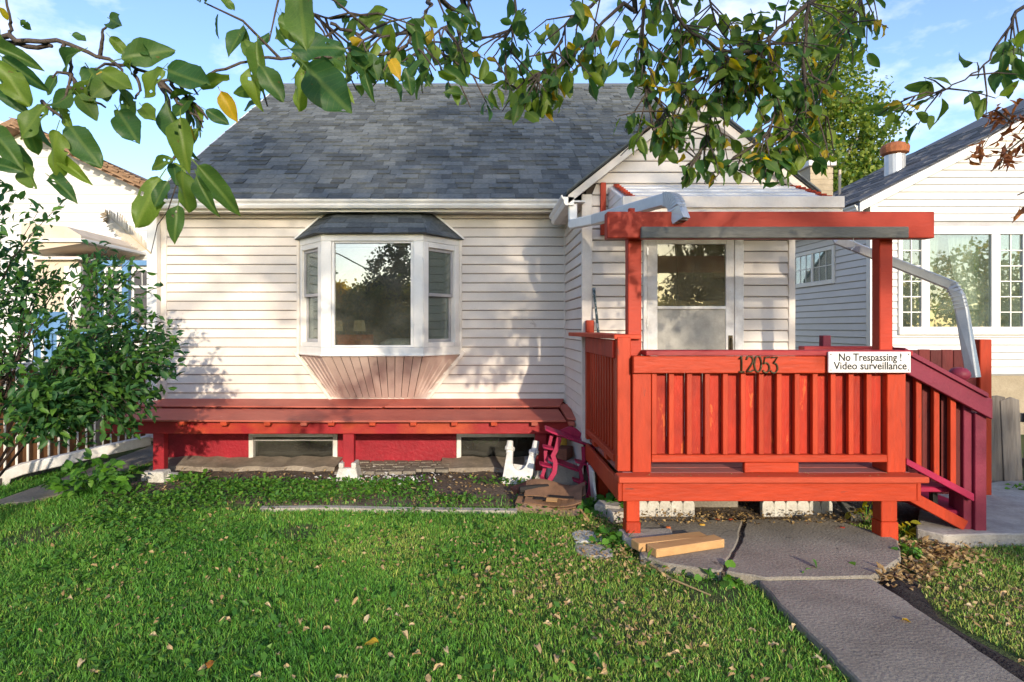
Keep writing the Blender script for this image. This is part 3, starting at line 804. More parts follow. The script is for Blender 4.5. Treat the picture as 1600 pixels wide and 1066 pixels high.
box('corner_board', m_trim, house, 2.749, 2.808, 5.468, 5.513, .45, 2.74, .003)
box('corner_bead', m_trim, house, .886, .906, 6.668, 6.689, .68, 2.66)
# gable roof and rakes
for s in (-1, 1):
    xe = AX + s * 1.12
    ze = AZ + .04 - 1.12 * SL
    MB().prism([(AX, 5.37, AZ + .04), (xe, 5.37, ze + .012), (xe, 5.37, ze + .042), (AX, 5.37, AZ + .078)], (0, 2.6, 0)).build('entry_roof', m_sh, house)
    MB().prism([(AX, 5.385, AZ + .036), (xe - s * .02, 5.385, ze + .012), (xe - s * .02, 5.385, ze - .065), (AX, 5.385, AZ - .045)], (0, .075, 0)).build('rake_board', m_trim, house)
    MB().prism([(AX, 5.345, AZ + .076), (xe, 5.345, ze + .040), (xe, 5.345, ze + .026), (AX, 5.345, AZ + .058)], (0, .024, 0)).build('drip_edge', m_sh, house)
kgutter('side_gutter', [(.80, 6.40, 2.585), (.80, 5.385, 2.585)], house, m_white)
box('side_soffit', m_white_dirty, house, .79, .906, 5.40, 6.60, 2.615, 2.63)

# storm door
door = MB()
x0, x1 = 1.472, 2.255
for a, b in ((x0, x0 + .095), (x1 - .075, x1)): door.box(a, b, 5.462, 5.495, .52, 2.36)
door.box(x0 + .0955, x1 - .0755, 5.462, 5.495, 2.25, 2.36); door.box(x0 + .0955, x1 - .0755, 5.462, 5.495, .52, .74)
door.box(x0 + .0955, x1 - .0755, 5.458, 5.49, 1.665, 1.692)
door = door.build('door', m_white_dirty, house, .004)
box('pane', m_g_door, door, x0 + .095, x1 - .075, 5.476, 5.482, 1.69, 2.25)
box('pane', m_g_door, door, x0 + .095, x1 - .075, 5.480, 5.486, .74, 1.667)
box('insect_screen', M('dusty_screen', (0.40, 0.385, 0.34), (0.24, 0.235, 0.21), scale=5, rough=0.6, bump=0.1), door, x0 + .095, x1 - .075, 5.472, 5.475, .741, 1.664)
hd = MB(); hx = x1 - .035
hd.tube([(hx, 5.46, 1.27), (hx, 5.425, 1.29), (hx, 5.42, 1.34), (hx, 5.425, 1.39), (hx, 5.46, 1.41)], .008)
hd.box(hx - .018, hx + .018, 5.452, 5.461, 1.25, 1.43)
hd.build('handle', m_bronze, door, 0)
fr = MB()
fr.box(1.438, 1.470, 5.45, 5.497, .5, 2.40); fr.box(2.257, 2.338, 5.452, 5.497, .5, 2.40); fr.box(1.471, 2.256, 5.452, 5.497, 2.362, 2.40)
fr.build('door_frame', m_white_dirty, house, .004)
for z in (.9, 1.5, 2.15): box('hinge', m_metal, door, 1.468, 1.478, 5.44, 5.456, z, z + .07)
# inner door ajar and a few hall shapes, seen dimly through the glass
MB().bar((1.62, 5.75, 1.45), (2.05, 6.5, 1.45), .04, 1.9).build('inner_door', m_beige, house)
box('hall_panel', m_greyframe, house, 1.3, 1.75, 6.62, 6.68, .5, 2.2)
box('hall_shelf', m_roomfl, house, 1.95, 2.6, 6.45, 6.68, 1.75, 1.80)

# awning roof over the entry
aw = MB().prism([(1.135, 5.478, 2.765), (1.135, 4.875, 2.525), (1.135, 4.875, 2.41), (1.135, 5.478, 2.41)], (1.70, 0, 0)).build('awning', m_white_dirty, house)
for k in range(5):
    za, zb = 2.415 + k * .072, min(2.415 + (k + 1) * .072 + .008, 2.76)
    def yl(z): return 4.88 if z <= 2.525 else 4.88 + (z - 2.525) / .24 * .603
    lap('side_board', m_white, aw, (1.132, 5.475), (1.132, yl(za) + .005), (1.132, 5.475), (1.132, yl(zb) + .005), za, zb, (-1, 0), .01)
sl = math.atan2(.24, .603)
for k in range(4):
    y0, z0 = 4.85 + k * .158, 2.520 + k * .063
    MB().box(1.215, 2.735, 0, .185, 0, .022, Matrix.Translation((0, y0, z0)) @ Matrix.Rotation(sl * .82, 4, 'X')).build('roof_panel', m_white_dirty, aw, .004)
    for xs in (1.17, 2.742):
        for j in range(2):
            MB().box(xs, xs + .04, 0, .07, .012, .035, Matrix.Translation((0, y0 + j * .078, z0 + j * .031)) @ Matrix.Rotation(sl * .6, 4, 'X')).build('red_edge_strip', m_red, aw)
MB().prism([(1.11, 4.84, 2.455), (2.88, 4.84, 2.455), (2.88, 4.84, 2.548), (1.11, 4.84, 2.548)], (0, .03, 0)).build('fascia_board', m_trim, aw, .004)
box('fascia_strip', m_trim, aw, 1.14, 2.85, 4.858, 4.874, 2.400, 2.454)
MB().prism([(2.85, 5.46, 2.71), (2.85, 4.871, 2.548), (2.85, 4.871, 2.41), (2.85, 5.46, 2.41)], (.03, 0, 0)).build('fascia_board', m_trim, aw)
box('red_wall_strip', m_red, aw, 1.052, 1.10, 5.44, 5.474, 2.33, 2.80, .003)

# downspouts
def rect_pipe(name, pts, w, h, parent, mat, up=Vector((0, 0, 1)), r=.008):
    a, b = w / 2, h / 2
    prof = [(-a + r, -b), (a - r, -b), (a, -b + r), (a, b - r), (a - r, b), (-a + r, b), (-a, b - r), (-a, -b + r)]
    return MB().sweep(pts, prof, up).build(name, mat, parent)
rect_pipe('downspout', [(.80, 5.44, 2.60), (.80, 5.435, 2.46)], .075, .06, house, m_white, Vector((0, 1, 0)))
rect_pipe('downspout', [(.79, 5.45, 2.44), (.80, 5.40, 2.42), (.93, 5.08, 2.40)], .06, .085, house, m_white)
rect_pipe('downspout', [(.93, 5.085, 2.40), (1.285, 4.25, 2.395)], .066, .09, house, m_metal)
el = [(1.283, 4.255, 2.395)]
for a in range(0, 9):
    t = a / 8 * R(78)
    c = .10
    el.append((1.285 + .04 * math.sin(t) , 4.25 - c * math.sin(t), 2.395 - c * (1 - math.cos(t)) * 1.1))
el.append((el[-1][0] + .02, el[-1][1] - .03, el[-1][2] - .085))
e = MB()
prof = lambda k: [(-.036 * k, -.048 * k), (-.02 * k, -.044 * k), (0, -.048 * k), (.02 * k, -.044 * k), (.036 * k, -.048 * k), (.036 * k, .048 * k), (.018 * k, .044 * k), (0, .048 * k), (-.018 * k, .044 * k), (-.036 * k, .048 * k)]
e.sweep(el, prof(1.0))
rib = e.build('elbow', m_metal, house)
cuff = MB()
for i in range(1, len(el) - 1):
    a, b = Vector(el[i]), Vector(el[i + 1]); d = (b - a).normalized() * .006
    cuff.sweep([a, a + d], prof(1.07))
cuff.build('ridge', m_metal, rib)
MB().box(el[-1][0] - .03, el[-1][0] + .03, el[-1][1] - .045, el[-1][1] + .035, el[-1][2] - .003, el[-1][2] + .002).build('outlet', m_dark, rib)
rect_pipe('downspout', [(-3.59, 6.62, 2.74), (-3.59, 6.62, .34), (-3.60, 6.58, .29)], .11, .085, house, m_white, Vector((0, 1, 0)))
dp = rect_pipe('drain_pipe', [(-3.60, 6.57, .285), (-4.44, 5.86, .14), (-4.53, 5.77, .10), (-4.56, 5.74, -.02)], .085, .105, None, m_white_dirty)
tag(dp, 'white square drain pipe sloping down across the side path beside the fence', 'drain pipe')
p2 = [(2.82, 4.90, 2.30), W(1310, 376, 4.86), W(1486, 446, 4.62), W(1497, 462, 4.585), W(1503, 485, 4.57), W(1521, 590, 4.50)]
rd = rect_pipe('porch_downspout', p2, .062, .078, None, m_metal)
tag(rd, 'bent grey metal downspout running from the porch awning to the stair post', 'downspout')
jc = MB()
ep = [p2[2].lerp(p2[3], t / 3) for t in range(3)] + [p2[3].lerp(p2[4], t / 4) for t in range(5)]
for a, b in zip(ep, ep[1:]):
    d = (b - a).normalized() * .006; q = .0365; w_ = .0445
    jc.sweep([a, a + d], [(-q, -w_), (q, -w_), (q, w_), (-q, w_)])
jc.build('elbow_ridge', m_metal, rd)

# things inside, behind the bay glass
bn = thing('bench', 'red wooden bench seen dimly through the bay window', 'bench', (-1.5, 7.0, .56))
box('backrest', m_redwood, bn, -1.70, -1.27, 7.0, 7.04, 1.30, 1.42, .006)
box('seat', m_redwood, bn, -1.70, -1.27, 7.05, 7.45, .95, .99, .006)
for x in (-1.69, -1.31):
    box('leg', m_redwood, bn, x, x + .04, 7.0, 7.04, .56, 1.30); box('leg', m_redwood, bn, x, x + .04, 7.41, 7.45, .56, .95)
for x, lab in ((-2.02, 'pale lamp shade glowing behind the bay window, beside its edge frame'), (-1.71, 'pale lamp shade glowing behind the bay window, above the red bench')):
    lp = thing('table_lamp', lab, 'lamp', (x, 8.4, .56), 'table lamps inside the bay window')
    MB().lathe((x, 8.4, 1.45), [(.085, 0), (.07, .15)], 14).build('lamp_shade', m_lamp, lp)
    MB().lathe((x, 8.4, .56), [(.12, 0), (.03, .05), (.025, .89)], 10).build('base', m_bronze, lp)
cu = MB().lathe((-.90, 6.53, 1.306), [(.05, -.01), (.20, .0), (.21, .03), (.12, .075), (.02, .08)], 12).build('cushion', m_white, None, smooth=True)
tag(cu, 'white folded cloth lying on the sill inside the bay window', 'cloth')
# ------------------------------------------------------------------ porch
D3 = 4.17
porch = thing('porch', 'red painted wooden porch deck with railings, overhead beam and side steps', 'porch', (1.95, 4.8, 0))
FL = .508                                                   # top of the deck boards
for i in range(9):                                          # floor boards run along the front
    y0 = 4.17 + i * .147
    if y0 > 5.44: break
    MB().box(.955, 2.93, y0, min(y0 + .140, 5.46), FL - .035, FL + random.uniform(-.002, .002)).build('deck_board', m_deck, porch, .004)
MB().box(.90, 2.965, 4.035, 4.165, FL - .043, FL - .001).build('nosing_board', m_nose, porch, .006)
box('rim_joist', m_red_h, porch, .945, 2.945, 4.128, 4.168, .320, FL - .045, .004)
MB().box(.915, .944, 4.128, 5.46, .320, FL - .045).build('rim_joist', m_red, porch, .004)
MB().box(2.946, 2.975, 4.128, 5.46, .320, FL - .045).build('rim_joist', m_red, porch, .004)
for x in (1.4, 1.95, 2.5): box('joist', m_greywood, porch, x, x + .038, 4.17, 5.46, .33, FL - .037)
# legs
for x0, x1 in ((.985, 1.075), (2.735, 2.845)):
    MB().box(x0, x1, 4.175, 4.275, .165, .47).build('leg', m_red, porch, .005)
    MB().box(x0 - .004, x1 + .006, 4.170, 4.281, -.05, .164).build('leg_foot', m_cap if False else m_red, porch, .006)
for x in (1.0, 2.75): box('leg', m_red, porch, x, x + .09, 5.30, 5.39, -.05, .47, .005)
# front posts: a railing post and the beam post that rises behind it
box('post', m_red, porch, 1.022, 1.149, 4.155, 4.245, FL, 1.306, .005)
box('post', m_red, porch, .925, 1.018, 4.19, 4.28, FL, 1.435, .005)
box('post', m_red, porch, 2.762, 2.890, 4.155, 4.245, FL, 1.306, .005)
box('beam_post', m_beam, porch, 1.012, 1.106, 4.247, 4.337, FL, 2.13, .005)
box('beam_post', m_beam, porch, 2.770, 2.862, 4.247, 4.337, FL, 2.13, .005)
box('corner_post', m_red, porch, .915, .985, 5.39, 5.455, FL, 1.565, .005)
MB().box(.846, 3.082, 4.150, 4.246, 2.112, 2.292).build('beam', m_beam, porch, .005)
box('beam_board', m_greywood, porch, 1.072, 2.885, 4.118, 4.148, 2.108, 2.184, .004)
box('beam_post_cap', m_beam, porch, 1.02, 1.06, 4.25, 4.29, 2.294, 2.335)
hk = MB()
for x in (2.52,):
    pts = [(x, 4.14, 2.108)] + [(x + .018 * math.sin(a * .9), 4.14, 2.085 - .012 * a) for a in range(6)]
    hk.tube(pts, .0025, 5)
hk.build('hook', m_metal, porch)
# front railing
box('rail_board', m_red_h, porch, 1.018, 2.760, 4.118, 4.152, 1.190, 1.306, .005)
box('rail_board', m_red_h, porch, 2.761, 2.892, 4.118, 4.152, 1.190, 1.306, .005)
box('rail_cap', m_cap, porch, 1.10, 2.905, 4.105, 4.242, 1.309, 1.346, .005)
box('bottom_rail', m_red_h, porch, 1.151, 2.758, 4.150, 4.205, .580, .630, .004)
me_bal = MB().box(-.0175, .0175, -.0175, .0175, .632, 1.30).mesh('baluster', m_red, .003)
for k in range(13):
    x = (1020.5 + 28.0 * k - CX) / 228 - .0
    if k == 0: x = 1.170
    link('baluster', me_bal, porch, (x, 4.172, random.uniform(-.001, .001)))
bw = .1215
me_bk = MB().box(-bw / 2 + .002, bw / 2 - .002, -.009, .009, .60, 1.29).mesh('backing_board', m_red_panel, .002)
for k in range(13):
    x = 1.212 + k * .1235
    link('backing_board', me_bk, porch, (x, 4.220 + random.uniform(-.002, .002), random.uniform(-.004, .004)))
box('rail_block', m_red_h, porch, 1.785, 2.155, 4.15, 4.19, FL + .001, .578, .004)
# left side railing
MB().prism([(.905, 4.20, 1.42), (1.095, 4.20, 1.42), (1.02, 5.38, 1.425), (.77, 5.50, 1.425), (.80, 5.2, 1.424)], (0, 0, .032)).build('side_cap', m_red, porch, .004)
MB().box(.908, .938, 4.262, 5.40, 1.285, 1.415).build('side_board', m_cap if False else m_red_panel, porch, .004)
MB().box(.915, .965, 4.282, 5.40, .555, .605).build('side_rail', m_red, porch, .004)
me_sb = MB().box(-.015, .015, -.018, .018, .606, 1.40).mesh('baluster', m_red, .003)
for k in range(10):
    link('baluster', me_sb, porch, (.955, 4.375 + k * .103, 0))
for y in (4.55, 5.05): box('rail_block', m_red, porch, .92, .96, y, y + .09, FL + .001, .554, .004)
# back railing and posts beside the entry wall
box('back_rail_cap', m_cap, porch, 2.83, 3.62, 5.36, 5.46, 1.30, 1.335, .004)
box('back_post', m_burg, porch, 3.02, 3.09, 5.40, 5.47, FL, 1.43, .004)
for k in range(7): box('back_board', m_darkboard, porch, 2.84 + k * .112, 2.945 + k * .112, 5.40 if k not in (1, 2) else 5.376, 5.43 if k not in (1, 2) else 5.398, .42, 1.298, .003)
# steps to the right with their sloping rail
box('stair_tread', m_mag, porch, 2.978, 3.30, 4.30, 5.25, .335, .372, .006)
box('stair_tread', m_mag, porch, 3.20, 3.53, 4.30, 5.25, .170, .207, .006)
for y in (4.40, 5.10):
    box('tread_support', m_dark, porch, 3.255, 3.29, y, y + .04, .208, .334)
    box('tread_support', m_dark, porch, 3.46, 3.50, y, y + .04, .091, .169)
MB().bar((2.90, 4.262, .372), (3.37, 4.262, .115), .04, .075, Vector((0, 0, 1))).build('stringer', m_red, porch, .004)
MB().bar((2.95, 5.2, .36), (3.45, 5.2, .10), .04, .09).build('stringer', m_red, porch, .004)
def srx(px): return (px - CX) / 226
def srz(py): return ZC - (py - HY) / 226
MB().prism([(srx(1414), 4.185, srz(551)), (srx(1548), 4.185, srz(624)), (srx(1548), 4.185, srz(655)), (srx(1414), 4.185, srz(583))], (0, .036, 0)).build('stair_rail_board', m_burg, porch, .004)
MB().prism([(srx(1408), 4.165, srz(543)), (srx(1538), 4.165, srz(614)), (srx(1538), 4.165, srz(621)), (srx(1408), 4.165, srz(551))], (0, .15, 0)).build('stair_rail_cap', m_burg, porch, .003)
MB().prism([(srx(1416), 4.20, srz(716)), (srx(1522), 4.20, srz(772)), (srx(1522), 4.20, srz(784)), (srx(1416), 4.20, srz(726))], (0, .045, 0)).build('stair_bottom_rail', m_mag, porch, .003)
for k, px in enumerate((1439, 1467, 1493)):
    x = srx(px)
    MB().box(x - .02, x + .02, 4.222, 4.257, srz(736 + k * 14), srz(590 + k * 15)).build('stair_baluster', m_red, porch, .003)
for k, px in enumerate((1425, 1444, 1458, 1474, 1486, 1504)):   # dark boards close the stair rail from behind
    x = srx(px)
    box('stair_backing_board', m_darkboard, porch, x - .041, x + .041, 4.275, 4.292, srz(722 + (px - 1416) * .53), srz(575 + (px - 1416) * .53), .002)
MB().box(3.418, 3.498, 4.223, 4.31, .06, srz(646)).build('newel_post', m_burg, porch, .004)
MB().box(3.36, 3.417, 4.25, 4.34, .06, srz(630)).build('newel_post', m_burg, porch, .004)
nb = MB().lathe((3.43, 4.38, 1.04), [(.045, 0), (.045, .05), (.03, .06), (.03, .075), (.055, .09), (.068, .115), (.066, .14), (.045, .165), (.015, .175)], 16).build('newel_ball', m_burg, porch, smooth=True)
MB().box(3.385, 3.475, 4.335, 4.425, .06, 1.04).build('newel_post', m_burg, porch, .004)

sgn = tag(MB().box((1284 - CX) / 228, (1410 - CX) / 228, 4.084, 4.098, ZC - (581 - HY) / 228, ZC - (549 - HY) / 228).build('sign', m_sign, None, .002),
          'white sign on the porch rail reading No Trespassing! Video surveillance', 'sign')
def text_mesh(s, size, depth):
    cu = bpy.data.curves.new('lettering', 'FONT')
    cu.body = s; cu.size = size; cu.offset = .0011; cu.extrude = depth; cu.align_x = 'CENTER'; cu.align_y = 'CENTER'
    cu.space_character = 1.0; cu.resolution_u = 3
    ob = bpy.data.objects.new('lettering', cu)
    col.objects.link(ob)
    bpy.context.view_layer.update()
    me = bpy.data.meshes.new_from_object(ob.evaluated_get(bpy.context.evaluated_depsgraph_get()))
    bpy.data.objects.remove(ob)
    return me
for s, px, py, wpx in (('No Trespassing !', 1347.5, 558.5, 96), ('Video surveillance', 1347.5, 571.5, 112)):
    me = text_mesh(s, .072, .0008)
    xs = [v.co.x for v in me.vertices]
    k = wpx / 228 / (max(xs) - min(xs)); cx = (max(xs) + min(xs)) / 2
    for v in me.vertices: v.co.x = (v.co.x - cx) * k
    me.materials.clear(); me.materials.append(m_ink)
    o = link('lettering', me, sgn, ((px - CX) / 228, 4.083, ZC - (py - HY) / 228 + .002), (R(90), 0, 0))
for dxp, dyp in ((1287.5, 553), (1287.5, 577), (1406.5, 553), (1406.5, 577)):
    MB().lathe(((dxp - CX) / 228, 4.084, ZC - (dyp - HY) / 228), [(.005, 0), (.004, .003)], 8, Matrix.Rotation(R(90), 3, 'X')).build('screw', m_bronze, sgn)
num = thing('house_number', 'tarnished metal house number 12053 on the red porch rail', 'house number', (1.86, 4.117, 1.20))
arc = lambda cx, cy, rx, ry, a0, a1, n=9: [(cx + rx * math.cos(R(a0 + (a1 - a0) * i / n)), cy + ry * math.sin(R(a0 + (a1 - a0) * i / n))) for i in range(n + 1)]
digits = {
    '1': [[(.12, .80), (.30, .98), (.30, .04)], [(.10, .02), (.50, .02)]],
    '2': [arc(.30, .72, .24, .26, 170, -35) + [(.08, .04)], [(.06, .03), (.40, .05), (.58, .14)]],
    '0': [arc(.30, .5, .25, .48, 0, 360, 18)],
    '5': [[(.56, .97), (.20, .94), (.14, .56)], [(.14, .56)] + arc(.28, .33, .26, .30, 105, -150)],
    '3': [[(.08, .94), (.52, .96), (.24, .60)], [(.24, .60)] + arc(.27, .31, .27, .30, 85, -150)],
}
for i, ch in enumerate('12053'):
    mb = MB()
    ox, oz, sc = (1147 + i * 12.6 - CX) / 228, ZC - (581 - HY) / 228, .112
    if ch in '53': oz -= .006
    for st in digits[ch]:
        pts = [(ox + x * sc * .84, 4.112, oz + z * sc) for x, z in st]
        mb.tube(pts, [(.0065 if ch != '1' else .007)] * len(pts), 6)
    mb.build('digit', m_bronze, num, smooth=True)
stk = MB().tube([W(935.5, 526, 5.20) - Vector((0, 0, .93)), W(935.5, 526, 5.30), W(929, 462, 5.44), W(928, 450, 5.455)], [.013, .013, .011, .014], 8).build('stick', m_teal, None, smooth=True)
tag(stk, 'dark mottled stick leaning against the siding beside the side railing', 'stick')

# dark board fence beyond the steps
bf = thing('board_fence', 'dark red board fence panel standing beyond the porch steps', 'fence', (3.75, 5.15, 0))
for k in range(9):
    x = 3.30 + k * .098
    box('board', m_darkboard, bf, x, x + .094, 5.15, 5.172, .02, 1.318 - random.uniform(0, .008), .003)
box('post', m_red, bf, 4.185, 4.285, 5.12, 5.21, 0, 1.40, .005)
box('rail', m_darkboard, bf, 3.30, 4.18, 5.175, 5.21, .3, .38); box('rail', m_darkboard, bf, 3.30, 4.18, 5.175, 5.21, 1.05, 1.13)

# ------------------------------------------------------------------ bench platform along the wall
bb = thing('wall_bench', 'long faded red plank platform running along the wall under the bay window', 'bench', (-1.4, 6.3, 0))
def btop(name, q, t=.018):
    a = [Vector(p) for p in q]
    return MB().prism(a, (0, 0, t)).build(name, m_bench, bb, .003)
# back boards sit against the wall, front boards overlap lower
btop('board', [(-3.62, 6.68, .705), (-3.66, 6.36, .668), (-1.05, 6.31, .664), (-.88, 6.68, .702)], .016)
btop('board', [(-.865, 6.68, .704), (-1.03, 6.33, .664), (.80, 6.33, .668), (.885, 6.68, .705)], .016)
btop('board', [(-3.70, 6.345, .640), (-3.62, 5.90, .590), (-1.46, 5.86, .583), (-1.16, 6.30, .634)])
btop('board', [(-1.15, 6.30, .636), (-1.45, 5.86, .585), (.80, 5.86, .588), (.78, 6.31, .638)])
btop('board', [(.80, 6.42, .668), (.815, 5.92, .605), (.99, 5.82, .59), (.905, 6.46, .672)])
box('beam', m_benchbeam, bb, -3.77, .885, 5.975, 6.015, .455, .575, .004)
for px in (284, 350, 418, 475, 518, 582, 646, 710, 772, 835, 893):
    x = (px - CX) / 161
    MB().bar((x, 5.88, .568), (x, 6.66, .655), .062, .04).build('joist', m_bench if px % 2 else m_nose, bb, .004)
for x in (-3.215, -1.335, .57): box('post', m_crim, bb, x - .055, x + .055, 6.017, 6.10, .085, .60, .004)
box('ledger', m_crim, bb, -3.5, .85, 6.66, 6.69, .56, .65)
def pier(name, x, y, w, h, lab):
    mb = MB(); b, t = w / 2, w / 2 * .68
    mb.add([(x - b, y - b, -.03), (x + b, y - b, -.03), (x + b, y + b, -.03), (x - b, y + b, -.03), (x - t, y - t, h * .7), (x + t, y - t, h * .7), (x + t, y + t, h * .7), (x - t, y + t, h * .7)],
           [(0, 3, 2, 1), (4, 5, 6, 7), (0, 1, 5, 4), (1, 2, 6, 5), (2, 3, 7, 6), (3, 0, 4, 7)])
    for s in (-1, 1):
        mb.box(x + s * (t * .72) - t * .28, x + s * (t * .72) + t * .28, y - t * .97, y + t * .97, h * .70, h)
    o = mb.build(name, m_block, None, .006)
    return tag(o, lab, 'pier block', 'concrete pier blocks under the wall bench')
pier('pier_block', -1.335, 6.05, .25, .17, 'pale notched concrete pier block under the middle post of the red bench')
pier('pier_block', .50, 6.12, .24, .19, 'grey concrete pier block behind the magenta shelf under the bench end')
bk = thing('pier_block', 'broken pale concrete pier block in pieces under the bench post near the side path', 'pier block', (-3.2, 6.0, 0), 'concrete pier blocks under the wall bench')
for x, y, s, r in ((-3.30, 6.0, .075, .2), (-3.16, 5.94, .10, -.1), (-3.05, 5.97, .07, .35)):
    MB().box(-s * .8, s * .8, -s * .7, s * .7, -.02, s * 1.05, Matrix.Translation((x, y, 0)) @ Matrix.Rotation(r, 4, 'Z') @ Matrix.Rotation(r * .5, 4, 'Y')).build('fragment', m_block, bk, .012)
# ------------------------------------------------------------------ clutter by the deck corner
# white plastic splash piece with a U cut out, leaning on the window ledge
pts = [(-.14, 0), (.14, 0), (.145, .30), (.125, .34), (.085, .345)] + [(.075 * math.cos(R(a)), .26 + .11 * math.sin(R(a))) for a in range(0, -181, -22)] + [(-.085, .345), (-.10, .36), (-.14, .30)]
cl = thing('plastic_cradle', 'scuffed white plastic cradle with a U shaped cut leaning below the basement window', 'plastic cradle', (.33, 5.82, 0))
m = Matrix.Translation((.31, 5.80, -.01)) @ Matrix.Rotation(R(-12), 4, 'Z') @ Matrix.Rotation(R(-22), 4, 'X') @ Matrix.Rotation(R(6), 4, 'Y')
pl = [m @ Vector((x, 0, z)) for x, z in pts]
MB().prism(pl, m.to_3x3() @ Vector((0, .05, 0))).build('body', m_plastic, cl, .004)
for s in (-1, 1):
    mb = MB().tube([m @ Vector((s * .115, .02, .30)), m @ Vector((s * .125, .02, .38)), m @ Vector((s * .128, .02, .455 if s > 0 else .42))], [.036, .033, .030], 10)
    mb.build('prong', m_plastic, cl, smooth=False)
    MB().lathe(m @ Vector((s * .12, .02, .345)), [(.045, -.02), (.05, -.012), (.05, .012), (.045, .02)], 10, m.to_3x3()).build('collar', m_plastic, cl)
MB().add([m @ Vector(p) for p in ((-.09, .05, .02), (.09, .05, .02), (.075, .12, .22), (-.075, .12, .22), (-.09, .06, .02), (.09, .06, .02), (.075, .13, .22), (-.075, .13, .22))],
         [(0, 3, 2, 1), (4, 5, 6, 7), (0, 1, 5, 4), (1, 2, 6, 5), (2, 3, 7, 6), (3, 0, 4, 7)]).build('trough', m_plastic, cl)
br = MB().box(-.11, .11, -.05, .05, 0, .075, Matrix.Translation(G(818, 770, 0)) @ Matrix.Rotation(R(34), 4, 'Z') @ Matrix.Rotation(R(-8), 4, 'Y')).build('brick', m_brick, None, .006)
tag(br, 'brown brick lying at the foot of the white plastic cradle', 'brick')
bx = MB().box(-.06, .06, -.10, .10, 0, .11, Matrix.Translation((.79, 5.95, .22)) @ Matrix.Rotation(R(-25), 4, 'Z')).build('brick', m_brick, None, .006)
tag(bx, 'brown brick resting on the grey block behind the magenta shelf', 'brick')
cb = tag(MB().box(.62, .93, 5.78, 6.12, -.02, .22).build('concrete_block', m_conc_l, None, .01), 'grey concrete block standing behind the magenta shelf', 'concrete block')
cn = MB().lathe((.80, 6.2, .22), [(.055, 0), (.055, .16), (.04, .18), (.045, .19)], 12).build('can', m_apple_y, None, smooth=False); tag(cn, 'yellow paint can behind the magenta shelf', 'can')
wb = MB().box(-.16, .16, -.01, .01, 0, .32, Matrix.Translation(Vector((.955, 5.25, -.02))) @ Matrix.Rotation(R(88), 4, 'Z') @ Matrix.Rotation(R(-5), 4, 'X')).build('white_board', m_white_dirty, None, .003)
tag(wb, 'flaking white board leaning against the side of the deck', 'board')
rk = MB()
for x, y, s in ((1.0, 4.85, .10), (1.06, 4.72, .085), (1.01, 4.98, .08)): rk.box(-s, s, -s * .7, s * .7, 0, s * 1.1, Matrix.Translation((x, y, -.01)) @ Matrix.Rotation(x * 9, 4, 'Z'))
tag(rk.build('rubble', m_conc_l, None, .012), kind='stuff')

# magenta knick-knack shelf tipped against the deck
sf = thing('display_shelf', 'magenta wooden display shelf with curved sides tipped beside the deck corner', 'shelf', (.8, 5.45, 0))
SD = 5.45
def Wp(px, py, D=SD): return W(px, py, D)
def plank(p, q, depth, t=.018, back=None):
    """shelf board with a rounded front, from p to q"""
    a, b = Vector(p), Vector(q); u = (b - a).normalized(); n = Vector((.12, 1, .06)).normalized()
    n = (n - u * n.dot(u)).normalized(); L = (b - a).length
    poly = [a + n * depth, a, a + u * L * .10 - n * depth * .18, a + u * L * .35 - n * depth * .26, a + u * L * .65 - n * depth * .26, a + u * L * .90 - n * depth * .18, b, b + n * depth]
    return MB().prism(poly, u.cross(n) * t)
plank(Wp(852, 673), Wp(931, 701), .13).build('shelf_board', m_mag, sf, .003)
plank(Wp(856, 719), Wp(906, 738), .12).build('shelf_board', m_mag, sf, .003)
plank(Wp(843, 751), Wp(877, 771), .12).build('shelf_board', m_mag, sf, .003)
for p, q in (((848, 700), (866, 704)), ((843, 727), (863, 732)), ((899, 723), (921, 728)), ((895, 752), (917, 758))):
    plank(Wp(*p), Wp(*q), .08, .016).build('side_shelf', m_mag, sf, .003)
# arched crest over the top board
cr0, cr1 = Wp(868, 676, SD + .12), Wp(925, 697, SD + .12)
u = (cr1 - cr0)
crest = [cr0] + [cr0 + u * t + Vector((0, 0, .10 * math.sin(math.pi * t) ** 1.6 + .012)) for t in (.1, .2, .3, .4, .5, .6, .7, .8, .9)] + [cr1]
MB().prism(crest, (0, .018, 0)).build('crest', m_mag, sf, .002)
def scurve(pts, D, w=.034):
    ps = [W(x, y, D) for x, y in pts]
    mb = MB(); mb.sweep(ps, [(-.010, -w), (.010, -w), (.010, w), (-.010, w)], Vector((1, 0, .1)))
    return mb
scurve([(874, 683), (870, 700), (864, 712), (868, 724), (866, 738), (858, 752)], SD - .02, .022).build('side_panel', m_mag, sf, .002)
scurve([(862, 680), (858, 698), (852, 706), (853, 722), (850, 735), (846, 748)], SD + .10, .016).build('side_panel', m_mag, sf, .002)
scurve([(926, 700), (925, 718), (920, 732), (923, 745), (923, 762), (917, 785)], SD - .12, .020).build('side_panel', m_mag, sf, .002)
scurve([(911, 698), (912, 720), (906, 732), (909, 748), (904, 765), (902, 778)], SD, .016).build('side_panel', m_mag, sf, .002)

